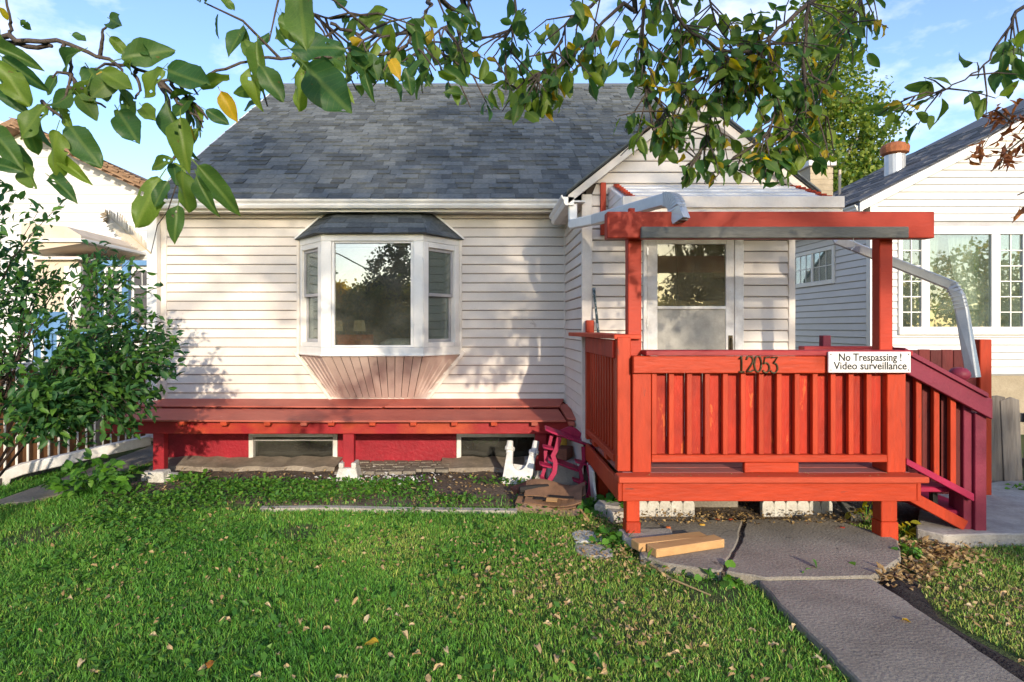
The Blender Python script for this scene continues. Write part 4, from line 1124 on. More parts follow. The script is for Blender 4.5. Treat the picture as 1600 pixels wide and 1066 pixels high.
# heap of bent roofing sheets: each sheet a part
rs = thing('roofing_sheets', 'heap of bent brown roofing sheets with black strips on the grass by the deck corner', 'roofing sheets', G(860, 800))
def sheet(c, w, d, rz, curl, z, mat, tw=0.0, tilt=0.0):
    mb = MB(); n = 9; vs = []
    rot = Matrix.Translation(Vector((c.x, c.y, z))) @ Matrix.Rotation(rz, 4, 'Z') @ Matrix.Rotation(tilt, 4, 'Y') @ Matrix.Rotation(R(13), 4, 'X')
    for t in (0, -.008):
        for j in range(2):
            for i in range(n):
                s = i / (n - 1)
                x, y = (s - .5) * w, (j - .5) * d
                h = curl * max(0, s - .6) ** 2 * 6 + .02 * math.sin(s * 5 + tw) * (j + .4)
                vs.append(rot @ Vector((x, y, h + t)))
    fs = []
    for L in (0, 2 * n):
        fs += [(L + i, L + i + 1, L + n + i + 1, L + n + i) for i in range(n - 1)]
    for i in range(n - 1):
        fs += [(i, i + 1, 2 * n + i + 1, 2 * n + i), (n + i, n + i + 1, 3 * n + i + 1, 3 * n + i)]
    fs += [(0, n, 3 * n, 2 * n), (n - 1, 2 * n - 1, 4 * n - 1, 3 * n - 1)]
    return mb.add(vs, fs)
c0 = G(860, 795)
sheet(c0 + Vector((-.02, -.05, 0)), .52, .30, R(-14), .03, .045, m_card_l, .4).build('sheet', m_card_l, rs)
sheet(c0 + Vector((-.02, .02, 0)), .50, .24, R(-17), .02, .07, m_card, 1.5).build('sheet', m_card, rs)
sheet(c0 + Vector((.03, .02, 0)), .46, .28, R(-10), .05, .095, m_card, 2.5, .05).build('sheet', m_card, rs)
s4 = sheet(c0 + Vector((.05, .10, 0)), .50, .26, R(-8), .07, .125, m_card, .2, .06).build('sheet', m_card, rs)
for dx, dy, w, rz, z in ((-.05, -.06, .09, -12, .097), (.08, -.075, .10, -16, .118), (-.16, .02, .11, -20, .10)):
    MB().box(-w, w, -.022, .022, 0, .004, Matrix.Translation(c0 + Vector((dx, dy, z))) @ Matrix.Rotation(R(rz), 4, 'Z') @ Matrix.Rotation(R(6), 4, 'X')).build('tar_strip', m_tar, rs)
MB().box(-.045, .045, -.03, .03, 0, .004, Matrix.Translation(c0 + Vector((.0, -.10, .10))) @ Matrix.Rotation(R(-12), 4, 'Z') @ Matrix.Rotation(R(10), 4, 'X')).build('paper_label', m_lumber, rs)
MB().tube([c0 + Vector((-.25, .10, .13)), c0 + Vector((-.10, .13, .14)), c0 + Vector((.0, .15, .145))], [.03, .028, .02], 8).build('rolled_edge', m_tar, rs)
ws = MB().bar(G(905, 803) + Vector((0, 0, .05)), G(920, 816) + Vector((0, 0, .01)), .02, .012).build('wood_sliver', m_lumber, None); tag(ws, 'short splinter of pale wood beside the roofing sheets', 'wood scrap')

# stepping stones, lumber, edging blocks
def stone(px, D0, lab, mat):
    mb = MB(); P = [G(x, y, .02) for x, y in px]
    o = mb.prism([Vector((p.x, p.y, -.04)) for p in P], (0, 0, .062)).build('stepping_stone', mat, None, .01)
    return tag(o, lab, 'stepping stone', 'stepping stones at the lawn edge')
stone(((893, 832), (905, 828), (925, 829), (942, 838), (940, 845), (900, 847)), 0, 'cracked pale stepping stone nearer the roofing sheets', m_block)
stone(((897, 851), (938, 849), (957, 858), (958, 870), (915, 868), (900, 860)), 0, 'pinkish worn stepping stone nearer the lumber', m_conc_l)
sl2 = tag(strip_poly('loose_slab', [G(x, y, .09) for x, y in ((966, 826), (1048, 825), (1056, 846), (1000, 848), (975, 840))], .03, .09, m_conc_l, .008), 'loose grey concrete slab under the corner leg of the deck', 'slab')
def lumber(p, q, z, lab):
    a, b = G(*p, z), G(*q, z)
    o = MB().bar(a + Vector((0, 0, .02)), b + Vector((0, 0, .02)), .10, .055).build('lumber', m_lumber, None, .004)
    return tag(o, lab, 'lumber', 'short boards beside the deck leg')
lumber((1018, 866), (1124, 850), .068, 'pale cut board lying on the slab, the nearer of two beside the deck leg')
lumber((992, 857), (1100, 845), .068, 'pale cut board lying behind another board, against the deck leg')
eb_me = MB()
prof = [(-.046, 0), (.046, 0), (.046, .10)] + [(.046 * math.cos(R(a)), .10 + .042 * math.sin(R(a))) for a in range(15, 180, 15)] + [(-.046, .10)]
eb_me = MB().prism([Vector((x, 0, z)) for x, z in prof], (0, .05, 0)).mesh('scallop', m_block, .004)
for gname, xs, lab in (('edging_block', 1.115, 'whitewashed scalloped edging block under the deck near the stepping stones'), ('edging_block', 2.205, 'whitewashed scalloped edging block under the deck near the steps')):
    t = thing(gname, lab, 'edging block', (xs + .28, 4.83, 0), 'scalloped edging blocks under the deck')
    for k in range(6):
        link('scallop', eb_me, t, (xs + .046 + k * .0925, 4.80 + random.uniform(-.004, .004), .0))
# bits beneath the deck
db = MB().bar(G(1308, 790) + Vector((0, .25, .22)), G(1338, 817) + Vector((0, 0, .03)), .075, .05).build('wood_offcut', m_greywood, None, .004); tag(db, 'grey wood offcut leaning under the deck beside the edging block', 'wood offcut')
us = tag(strip_poly('loose_slab', [G(x, y, .04) for x, y in ((1250, 806), (1310, 804), (1330, 822), (1275, 828))], -.01, .045, m_conc, .006), 'loose dark slab lying beneath the deck near the steps', 'slab')
us2 = tag(strip_poly('loose_slab', [G(x, y, .03) for x, y in ((985, 808), (1125, 808), (1150, 826), (985, 826))], -.01, .03, m_conc, .006), 'grey slab lying beneath the deck in front of the edging block', 'slab')
blk = tag(MB().box(1.72, 2.12, 5.05, 5.40, -.02, .16).build('concrete_block', m_conc, None, .01), 'dark concrete block deep beneath the deck between edging blocks', 'concrete block')
def apple(px, py, r, mat, lab, z=.0):
    p = G(px, py, z + r)
    prof = [(.15 * r, -.86 * r), (.55 * r, -.9 * r), (.9 * r, -.5 * r), (1.0 * r, .05 * r), (.85 * r, .6 * r), (.5 * r, .85 * r), (.15 * r, .72 * r)]
    o = thing('apple', lab, 'apple', (p.x, p.y, z), 'fallen apples under the deck')
    MB().lathe(p, prof, 12).build('fruit', mat, o, smooth=True)
    MB().tube([p + Vector((0, 0, r * .7)), p + Vector((.004, .003, r * 1.25))], .0025, 5).build('stem', m_bark, o)
apple(1097, 823, .026, m_apple_y, 'yellow fallen apple under the middle of the deck', .02)
apple(1121, 814, .024, M('bruised_apple', (.25, .06, .03), (.18, .07, .03), scale=30, rough=.5), 'bruised brown red apple behind the yellow apple', .02)
apple(1142, 814, .022, m_apple_r, 'bright red apple beside the bruised apple', .02)
apple(1044, 826, .020, m_apple_r, 'small red apple behind the lumber', .05)
apple(1262, 823, .024, m_apple_r, 'reddish apple at the edge of the loose dark slab', .02)
apple(1316, 828, .026, m_apple_r, 'red apple in the litter below the loose dark slab', .02)
apple(1371, 836, .024, m_apple_r, 'red apple beside the deck leg near the steps', .02)
apple(1308, 829, .024, m_apple_r, 'red apple touching another apple below the loose dark slab', .02)

# ------------------------------------------------------------------ fences
pf = thing('picket_fence', 'tan board fence with thin white pickets running back along the side path', 'fence', (-4.5, 6.8, 0))
A, B = Vector((-4.62, 5.3, 0)), Vector((-4.28, 8.6, 0))
u = (B - A).normalized(); n = Vector((u.y, -u.x, 0)); L = (B - A).length
npk = 26
me_pk = MB().tube([(0, 0, .06), (0, 0, 1.18)], .011, 6).mesh('picket', m_white, 0)
for k in range(npk):
    link('picket', me_pk, pf, A + u * (L * (k + .5) / npk) + n * .06)
me_bd = MB().box(-.081, .081, -.011, .011, .05, 1.10).mesh('board', m_brownboard, .003)
for k in range(21):
    p = A + u * (L * (k + .5) / 21) - n * .03
    link('board', me_bd, pf, p + Vector((0, 0, random.uniform(-.02, .02))), (0, 0, math.atan2(u.y, u.x)))
for z in (.05, 1.12):
    MB().bar(A + Vector((0, 0, z)) + n * .03, B + Vector((0, 0, z)) + n * .03, .05, .07).build('rail', m_white if z > 1 else m_oldwood, pf, .004)
for t in (.0, .5, 1.0):
    MB().bar(A + u * L * t + n * .02, A + u * L * t + n * .02 + Vector((0, 0, 1.25)), .09, .09).build('post', m_white_dirty if t == 0 else m_oldwood, pf, .004)
gf = thing('grey_fence', 'weathered grey board fence with uneven tops beyond the steps', 'fence', (5.2, 5.65, 0))
for k, (x, h, tl) in enumerate(((4.72, .86, .03), (4.90, .845, -.045), (5.08, .83, .02), (5.26, .86, -.02), (5.44, .82, .03), (5.62, .85, -.01), (5.80, .84, .02))):
    w = random.uniform(.168, .178)
    poly = [(-w / 2, 0, -.03), (w / 2, 0, -.03), (w / 2, 0, h - random.uniform(0, .03)), (w * .1, 0, h + .012), (-w / 2, 0, h - random.uniform(0, .02))]
    mm = Matrix.Translation((x, 5.62 + random.uniform(-.012, .012), 0)) @ Matrix.Rotation(tl, 4, 'Y')
    MB().prism([mm @ Vector(p) for p in poly], (0, .022, 0)).build('board', m_oldwood, gf, .003)
for z in (.2, .62): box('rail', m_oldwood, gf, 4.6, 5.95, 5.655, 5.695, z, z + .08)

# ------------------------------------------------------------------ neighbour on the right
NX, ND, NB = 5.42, 8.5, 12.2
nh = thing('neighbour_house', 'white sided neighbour house with grey roof and a wide picture window', 'house', (7.5, ND, 0))
NE, NM = 3.36, .51                     # eave height, roof slope
NRX = 10.2                             # ridge
sd_n = .1018
nf = MB()
nf.box(NX + .02, 15, ND + .03, ND + .25, -.2, .84); nf.box(NX + .02, NX + .25, ND + .25, NB, -.2, .84)
nf.build('foundation', m_brickb, nh)
w1x0, w1x1, w1z0, w1z1 = 5.85, 7.66, 1.50, 2.86
nw = MB()
nw.box(NX + .01, w1x0 - .03, ND + .012, ND + .2, .83, 3.3); nw.box(w1x1 + .03, 15, ND + .012, ND + .2, .83, 3.3)
nw.box(w1x0 - .03, w1x1 + .03, ND + .012, ND + .2, .83, w1z0 - .03); nw.box(w1x0 - .03, w1x1 + .03, ND + .012, ND + .2, w1z1 + .03, 3.3)
nw.prism([(NX + .01, ND + .012, 3.3), (15 - .01, ND + .012, 3.3), (NRX, ND + .012, 3.3 + (NRX - NX) * NM)], (0, .18, 0))
nw.prism([(NX + .01, NB, .83), (15, NB, .83), (15, NB, 3.3), (NRX, NB, 3.3 + (NRX - NX) * NM), (NX + .01, NB, 3.3)], (0, -.1, 0))
nw.build('wall', m_greyframe, nh)
box('side_wall', m_greyframe, nh, NX + .012, NX + .2, ND + .2, NB - .1, .83, 3.3)
for k in range(60):
    z0 = .85 + k * sd_n; z1 = z0 + sd_n - .006
    zt = 3.27 + (NRX - NX) * NM
    if z1 > zt - .1: break
    xr = 11.0
    xa0 = NX + .07 if z0 < 3.2 else NX + (z0 - 3.27) / NM
    xa1 = NX + .07 if z1 < 3.2 else NX + (z1 - 3.27) / NM
    segs = [((xa0, xr), (xa1, xr))]
    if z1 > w1z0 - .04 and z0 < w1z1 + .05: segs = [((NX + .07, w1x0 - .06), (NX + .07, w1x0 - .06)), ((w1x1 + .06, xr), (w1x1 + .06, xr))]
    if xa0 > xr - .5: break
    for (a0, a1), (b0, b1) in segs:
        lap('siding_board', m_white_siding, nh, (a0, ND), (a1, ND), (b0, ND), (b1, ND), z0, z1, (0, -1), .016)
    if z0 < 3.2:
        segs = [(NB - .1, ND + .07)]
        if z1 > 2.17 and z0 < 2.78: segs = [(NB - .1, 10.62), (9.34, ND + .07)]
        for a, b in segs:
            lap('siding_board', m_white_siding, nh, (NX, a), (NX, b), (NX, a), (NX, b), z0, z1, (-1, 0), .016)
box('corner_board', m_white, nh, NX - .022, NX + .075, ND - .022, ND + .07, .84, 3.28)
# side window
sw = MB()
sw.box(NX - .03, NX + .01, 9.35, 9.41, 2.18, 2.77); sw.box(NX - .03, NX + .01, 10.55, 10.61, 2.18, 2.77)
sw.box(NX - .03, NX + .01, 9.411, 10.549, 2.71, 2.77); sw.box(NX - .03, NX + .01, 9.411, 10.549, 2.18, 2.25); sw.box(NX - .028, NX + .01, 9.95, 10.01, 2.251, 2.709)
sw = sw.build('side_window', m_white, nh, .004)
box('pane', m_g_win, sw, NX - .012, NX - .008, 9.41, 10.55, 2.25, 2.71)
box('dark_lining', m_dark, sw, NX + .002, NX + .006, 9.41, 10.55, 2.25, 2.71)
for y in (9.58, 9.77, 10.18, 10.36): box('muntin', m_white, sw, NX - .018, NX - .013, y, y + .012, 2.251, 2.709)
box('muntin', m_white, sw, NX - .020, NX - .0185, 9.411, 10.549, 2.47, 2.482)
# picture window: casing, wide centre pane between gridded side lights
wx = [5.85, 6.18, 6.20, 7.16, 7.20, 7.60]
def nx(px): return (px - CX) / F * ND
cs = MB()
c0, c1 = nx(1404), nx(1604)
cs.box(c0 - .02, c1 + .05, ND - .045, ND + .01, w1z1 - .06, w1z1 + .05); cs.box(c0 - .02, c1 + .05, ND - .055, ND + .01, w1z0 - .10, w1z0 + .01)
for a, b in ((c0 - .02, nx(1408)), (nx(1437), nx(1450)), (nx(1546), nx(1560)), (nx(1595), c1 + .05)):
    cs.box(a, b, ND - .04, ND + .01, w1z0 + .0105, w1z1 - .0605)
cs = cs.build('picture_window', m_white, nh, .005)
for a, b in ((1408, 1437), (1450, 1546), (1560, 1595)):
    box('pane', m_g_win, cs, nx(a), nx(b), ND - .01, ND - .005, w1z0 + .01, w1z1 - .06)
for a, b in ((1408, 1437), (1560, 1595)):
    xm = (nx(a) + nx(b)) / 2
    box('muntin', m_white, cs, xm - .007, xm + .007, ND - .020, ND - .011, w1z0 + .011, w1z1 - .061)
    for k in range(1, 6):
        z = w1z0 + (w1z1 - .07 - w1z0) * k / 6
        box('muntin', m_white, cs, nx(a), nx(b), ND - .024, ND - .0205, z - .007, z + .007)
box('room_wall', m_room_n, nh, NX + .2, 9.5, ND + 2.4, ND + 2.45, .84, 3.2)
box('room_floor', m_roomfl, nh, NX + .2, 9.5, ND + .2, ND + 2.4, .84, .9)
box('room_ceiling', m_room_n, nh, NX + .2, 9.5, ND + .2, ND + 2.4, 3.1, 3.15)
def curtain(xt0, xt1, xb0, xb1, zt, zb, mat, y):
    mb = MB(); nx_, nz_ = 22, 8; vs = []
    for j in range(nz_ + 1):
        t = j / nz_
        e = t ** 1.7
        for i in range(nx_ + 1):
            s = i / nx_
            x = (xt0 + (xt1 - xt0) * s) * (1 - e) + (xb0 + (xb1 - xb0) * s) * e
            vs.append((x, y + .028 * math.sin(s * 30) * (1 - .4 * t), zt + (zb - zt) * t))
    fs = [(j * (nx_ + 1) + i, j * (nx_ + 1) + i + 1, (j + 1) * (nx_ + 1) + i + 1, (j + 1) * (nx_ + 1) + i) for j in range(nz_) for i in range(nx_)]
    return mb.add(vs, fs).build('curtain', mat, nh, smooth=True)
curtain(nx(1448), nx(1475), nx(1444), nx(1452), 2.82, 1.95, m_curtain, ND + .12)
curtain(nx(1490), nx(1525), nx(1515), nx(1538), 2.82, 1.75, m_curtain, ND + .10)
curtain(nx(1510), nx(1550), nx(1528), nx(1552), 2.82, 1.45, m_curtain_g, ND + .16)
curtain(nx(1404), nx(1424), nx(1404), nx(1420), 2.82, 1.45, m_curtain_g, ND + .16)
hp = thing('houseplant', 'tall spiky houseplant on the sill of the white neighbour picture window', 'houseplant', (nx(1478), ND + .26, 1.46))
for k in range(11):
    a = k * 2.4; l = random.uniform(.22, .5); dxy = Vector((math.cos(a), .35 * math.sin(a), 0)) * random.uniform(.05, .2)
    b0 = Vector((nx(1478), ND + .30, 1.60)) + dxy * .3
    MB().tube([b0, b0 + dxy * .5 + Vector((0, 0, l * .6)), b0 + dxy + Vector((0, 0, l))], [.016, .013, .002], 5).build('leaf', m_aloe, hp)
MB().lathe((nx(1478), ND + .30, 1.46), [(.07, 0), (.09, .15), (.08, .15)], 12).build('pot', m_brick, hp)
tbl = MB().box(nx(1445), nx(1550), ND + .21, ND + .42, 1.42, 1.46).build('window_ledge', m_white, nh)
# roof: both slopes, gutter, vents
ro = MB()
ro.prism([(NX - .28, ND - .22, NE - .14), (NRX, ND - .22, NE + (NRX - NX) * NM), (NRX, ND - .22, NE + (NRX - NX) * NM - .09), (NX - .28, ND - .22, NE - .23)], (0, NB - ND + .4, 0))
ro.prism([(15.3, ND - .22, NE - .14), (NRX, ND - .22, NE + (NRX - NX) * NM), (NRX, ND - .22, NE + (NRX - NX) * NM - .09), (15.3, ND - .22, NE - .23)], (0, NB - ND + .4, 0))
ro = ro.build('roof', m_sh_n, nh)
MB().prism([(NX - .30, ND - .245, NE - .165), (NRX, ND - .245, NE - .015 + (NRX - NX) * NM), (NRX, ND - .245, NE - .13 + (NRX - NX) * NM), (NX - .30, ND - .245, NE - .28)], (0, .022, 0)).build('rake_board', m_white, nh)
MB().prism([(NX - .28, ND - .22, NE - .236), (NRX, ND - .22, NE + (NRX - NX) * NM - .096), (NRX, ND - .22, NE + (NRX - NX) * NM - .105), (NX - .28, ND - .22, NE - .245)], (0, .21, 0)).build('rake_soffit', m_white, nh)
kgutter('gutter', [(NX - .24, NB, NE - .27), (NX - .24, ND - .20, NE - .27)], nh, m_white)
box('soffit', m_white, nh, NX - .235, NX, ND, NB, 3.05, 3.065)
shm = MB(); rnd = random.Random(11)
thn = math.atan(NM)
for i in range(26):
    sx = NX - .30 + i * .15 * math.cos(thn); sz = NE - .14 + .01 - .01 + i * .15 * math.sin(thn)
    y = ND - .22
    while y < NB:
        w = rnd.choice((.2, .28, .34)); y2 = min(y + w - .005, NB + .18); t = rnd.choice((.008, .015))
        c, s = math.cos(thn), math.sin(thn); nx_, nz_ = -s, c
        vs = [(sx, y, sz), (sx, y2, sz), (sx + .19 * c, y2, sz + .19 * s), (sx + .19 * c, y, sz + .19 * s)]
        top = [(p[0] + nx_ * tt, p[1], p[2] + nz_ * tt) for p, tt in zip(vs, (t, t, .003, .003))]
        shm.add(vs + top, [(4, 5, 6, 7), (0, 1, 5, 4), (0, 3, 7, 4), (1, 2, 6, 5)])
        y += w
tag(shm.build('shingles', m_sh_n, ro), kind='stuff')
vt = MB()
vx, vy = 6.77, 10.0; vz = NE + (vx - NX) * NM
vt.lathe((vx, vy, vz - .1), [(.15, 0), (.15, .38)], 16)
vt = vt.build('roof_vent', m_metal, ro, smooth=False)
cp = MB().lathe((vx, vy, vz + .28), [(.13, 0), (.20, .03), (.21, .12), (.19, .17), (.10, .21), (.02, .22)], 18).build('vent_cap', m_rust, vt if False else ro, smooth=False)
ch = MB().box(5.92, 6.32, 11.0, 11.4, 3.4, 4.42)
ch = ch.build('chimney', m_brickb, ro, .01)
MB().box(5.87, 6.37, 10.95, 11.45, 4.42, 4.52).build('chimney_cap', m_white_dirty, ro, .01)
for k in range(9):
    box('brick', m_brickb, ch, 5.915, 6.325, 10.992, 10.999, 3.45 + k * .105, 3.545 + k * .105)
wv = MB().tube([(6.45, 11.0, 3.6), (6.45, 11.0, 4.35)], .025, 8).build('vent_pipe', m_beige, ro)

# ------------------------------------------------------------------ neighbour on the left
lh = thing('blue_trim_house', 'white neighbour house with brown shingled roof edge and blue trimmed side porch', 'house', (-8, 11, 0))
LD = 11.0
def lx(px, D=LD): return (px - CX) / F * D
def lz(py, D=LD): return ZC - (py - HY) / F * D
wl = MB().prism([(-13, LD, -.2), (lx(246), LD, -.2), (lx(246), LD, lz(292)), (lx(60), LD, lz(215)), (-9.5, LD, lz(160)), (-13, LD, 3.5)], (0, .2, 0))
wl.build('wall', m_white_siding, lh)
MB().prism([(lx(246), LD + .2, -.2), (lx(246), 16, -.2), (lx(246), 16, lz(292)), (lx(246), LD + .2, lz(292))], (-.2, 0, 0)).build('wall', m_white_siding, lh)
for k in range(50):
    z0 = -.05 + k * .165
    z1 = z0 + .158
    if z1 > lz(205): break
    xr = lambda z: lx(246) if z < lz(292) else lx(246) - (z - lz(292)) / ((lz(215) - lz(292)) / (lx(246) - lx(60)))
    lap('siding_board', m_white_siding, lh, (-10.5, LD - .002), (xr(z0), LD - .002), (-10.5, LD - .002), (xr(z1), LD - .002), z0, z1, (0, -1), .014)
# roof slope running down to the right, thick shingled edge
rl0, rl1 = Vector((lx(252), LD - .35, lz(298))), Vector((lx(40), LD - .35, lz(196)))
slope = (rl1 - rl0)
rf = MB().prism([rl0, rl1, rl1 + Vector((0, 0, -.10)), rl0 + Vector((0, 0, -.10))], (0, 5.5, 0)).build('roof', m_brown_sh, lh)
MB().prism([rl1, rl1 + Vector((-2.5, 0, -1.2)), rl1 + Vector((-2.5, 0, -1.3)), rl1 + Vector((0, 0, -.10))], (0, 5.5, 0)).build('roof', m_brown_sh, lh)
uu = slope.normalized(); nn = Vector((-uu.z, 0, uu.x)); nn = nn if nn.z > 0 else -nn
ns = 26
for k in range(ns):                                         # shingle courses seen end-on along the rake
    a, b = rl0 + slope * (k / ns), rl0 + slope * ((k + 1.25) / ns)
    for j in range(2):
        y0 = -.035 + j * .02
        q = [a + nn * .045 + Vector((0, y0, 0)), a + nn * .005 + Vector((0, y0, 0)), b - nn * .0 + Vector((0, y0, 0)), b + nn * .012 + Vector((0, y0, 0))]
        if j == 0: q = [p + Vector((0, 0, -.105 * (k % 2) - .045)) for p in q]
        MB().prism(q, (0, .4, 0)).build('shingle', m_brown_sh, rf)
# hooded bay seen above the shrub
hb = MB().box(lx(60, 9.6), lx(128, 9.6), 9.5, LD, .4, lz(408, 9.6)).build('side_bay', m_beige, lh, .01)
MB().prism([(lx(52, 9.6), 9.35, lz(398, 9.6)), (lx(143, 9.6), 9.35, lz(372, 9.6) - .12), (lx(143, 9.6), 9.35, lz(372, 9.6)), (lx(120, 9.6), 9.35, lz(358, 9.6)), (lx(52, 9.6), 9.35, lz(352, 9.6))], (0, 1.6, 0)).build('bay_roof', m_beige, hb)
MB().box(lx(50, 9.5), lx(146, 9.5), 9.30, LD, lz(376, 9.5) - .05, lz(376, 9.5)).build('bay_cornice', m_white, hb, .006)
MB().box(lx(56, 9.5), lx(137, 9.5), 9.40, LD, lz(402, 9.5) - .05, lz(402, 9.5)).build('bay_cornice', m_trim, hb, .006)
box('bay_window_frame', m_white, hb, lx(96, 9.4), lx(122, 9.4), 9.46, 9.52, lz(500, 9.4), lz(416, 9.4))
# blue framed porch with two sash windows
PD = 8.9
def bx_(nm, m, a, b, y0, y1, c, d, par=lh): return box(nm, m, par, lx(a, PD), lx(b, PD), y0, y1, lz(d, PD), lz(c, PD), .004)
bx_('porch_wall', m_white, 152, 262, PD + .06, PD + .14, 414, 700)
bx_('porch_beam', m_blue, 150, 264, PD - .02, PD + .055, 407, 415)
for a, b in ((152, 159), (192, 202)): bx_('porch_post', m_blue, a, b, PD - .03, PD + .05, 415.5, 700)
for a, b in ((162, 190), (206, 240)):
    w = bx_('porch_window', m_white, a, b, PD, PD + .055, 419, 512)
    bx_('pane', m_screen, a + 4, b - 4, PD - .012, PD - .004, 423, 447, w); bx_('pane', m_screen, a + 4, b - 4, PD - .012, PD - .004, 450, 508, w)
    bx_('sash_rail', m_white, a + 2, b - 2, PD - .02, PD - .013, 446.5, 450.5, w)
    bx_('muntin', m_white, (a + b) / 2 - .7, (a + b) / 2 + .7, PD - .02, PD - .013, 423, 446, w)
bx_('porch_rail', m_blue, 60, 262, PD - .35, PD - .28, 514, 521)
bx_('porch_panel', m_blue, 75, 125, PD - .30, PD - .26, 488, 560)
for k in range(17): bx_('baluster', m_blue if k % 2 else m_white, 66 + k * 12, 70 + k * 12, PD - .34, PD - .29, 521.5, 600)
MB().bar((lx(195, PD), PD - .32, lz(478, PD)), (lx(240, PD), PD - .32, lz(518, PD)), .05, .09).build('stair_rail', m_blue, lh)
box('porch_floor', m_conc_l, lh, lx(50, PD), lx(262, PD), PD - .4, PD + .06, -.02, .62)
# ------------------------------------------------------------------ leaves and trees
def leaf_mesh(name, mat, w=.30, fold=.10, droop=.18, wave=.03, nx=4, ny=6, seed=0, ragged=0.0, holes=0):
    """leaf one unit long from its stalk at the origin to its tip on +Y, folded on the mid-rib and bent back"""
    rr = random.Random(seed)
    vs, fs = [], []
    ph = rr.uniform(0, 6)
    for j in range(ny + 1):
        t = j / ny
        half = w * (math.sin(math.pi * min(1, t ** .92 * .975 + .014)) ** .62) * (1 - .10 * t)
        half *= 1 + ragged * rr.uniform(-1, .3)
        for i in range(nx + 1):
            s = i / nx * 2 - 1
            z = fold * abs(s) * half / w - droop * t * t + wave * math.sin(9 * t + ph + 2 * s) * abs(s)
            vs.append((s * half, t * (1 - .04 * abs(s)), z))
    for j in range(ny):
        for i in range(nx):
            a = j * (nx + 1) + i
            fs.append((a, a + 1, a + nx + 2, a + nx + 1))
    for h in range(holes):                                  # eaten through by insects
        del fs[rr.randrange(2 * nx, len(fs) - nx)]
    k = len(vs)                                             # stalk
    vs += [(-.012, -.22, -.02), (.012, -.22, -.02), (.012, .02, .004), (-.012, .02, .004)]
    fs.append((k, k + 1, k + 2, k + 3))
    me = bpy.data.meshes.new(name)
    me.from_pydata(vs, [], fs)
    me.shade_smooth(); me.materials.append(mat)
    return me
L_green = [leaf_mesh('leaf', m_leaf, w, f, d, wv, seed=i) for i, (w, f, d, wv) in enumerate(((.30, .10, .15, .03), (.27, .16, .30, .04), (.33, .05, .10, .05), (.24, .20, .40, .05), (.29, -.08, .22, .05)))]
L_big = [leaf_mesh('leaf', m_leaf, w, f, d, wv, 8, 14, 70 + i, .07, h) for i, (w, f, d, wv, h) in enumerate(((.29, .10, .16, .06, 0), (.25, .20, .36, .07, 2), (.31, .06, .12, .08, 3), (.20, .24, .44, .07, 0), (.28, -.12, .27, .08, 2), (.30, .14, -.14, .07, 1)))]
L_yell = [leaf_mesh('leaf', m_leaf_y, .27, .14, .3, .06, seed=9), leaf_mesh('leaf', m_leaf_y, .22, .2, .4, .06, seed=10)]
L_maple = [leaf_mesh('leaf', m_maple, .22, .2, .5, .10, seed=12, ragged=.4), leaf_mesh('leaf', m_maple, .16, .2, .6, .10, seed=13, ragged=.4)]
L_shrub = [leaf_mesh('leaf', m_leaf_s, .27, .12, .12, .02, 2, 4, seed=20), leaf_mesh('leaf', m_leaf_s, .24, .16, .25, .03, 2, 4, seed=21)]

def leaf_matrix(p, d, nrm, size):
    y = Vector(d).normalized(); z = Vector(nrm); z = (z - y * z.dot(y))
    if z.length < 1e-3: z = y.orthogonal()
    z.normalize(); x = y.cross(z)
    return Matrix(((x.x * size, y.x * size, z.x * size, p[0]), (x.y * size, y.y * size, z.y * size, p[1]), (x.z * size, y.z * size, z.z * size, p[2]), (0, 0, 0, 1)))

class Leaves:
    """collects leaves; the largest in view become parts, the rest one joined mass"""
    def __init__(self): self.L = []
    def add(self, p, d, nrm, size, me): self.L.append((Vector(p), Vector(d), Vector(nrm), size, me))
    def flush(self, parent, limit, mass_mats, mass_name='foliage', margin=1.0):
        def key(l):
            p, s = l[0], l[3]
            if p.y < .3: return 0
            px, py = (p.x / p.y * F + CX), HY - (p.z - ZC) / p.y * F
            if not (-30 < px < 1630 and -30 < py < 1090): return 0
            return s * F / p.y * margin
        Ls = sorted(self.L, key=key, reverse=True)
        n = 0; rest = {}
        for l in Ls:
            if n < limit and key(l) > 9:
                o = bpy.data.objects.new('leaf', l[4]); col.objects.link(o)
                o.parent = parent
                o.matrix_parent_inverse = parent.matrix_basis.inverted() if parent.type == 'EMPTY' else Matrix()
                o.matrix_basis = leaf_matrix(*l[:4]); n += 1
            else:
                rest.setdefault(mass_mats.get(l[4].materials[0].name, m_leaf_i).name, []).append(l)
        for mn, ls in rest.items():
            me_v, me_f = [], []
            for l in ls:
                M4 = leaf_matrix(*l[:4]); k = len(me_v)
                far = key(l) < 12
                src = l[4]
                if far:
                    w = .26
                    pts = ((0, -.1, 0), (-w, .42, .05), (0, .45, -.03), (w, .42, .05), (0, 1, -.2))
                    me_v += [tuple(M4 @ Vector(q)) for q in pts]
                    me_f += [(k, k + 2, k + 1), (k, k + 3, k + 2), (k + 1, k + 2, k + 4), (k + 2, k + 3, k + 4)]
                else:
                    me_v += [tuple(M4 @ v.co) for v in src.vertices]
                    me_f += [tuple(i + k for i in p.vertices) for p in src.polygons]
            me = bpy.data.meshes.new(mass_name); me.from_pydata(me_v, [], me_f); me.shade_smooth()
            me.materials.append(bpy.data.materials[mn])
            tag(link(mass_name, me, parent), kind='stuff')
        return n

def rvec(k=1.0): return Vector((random.gauss(0, k), random.gauss(0, k), random.gauss(0, k)))

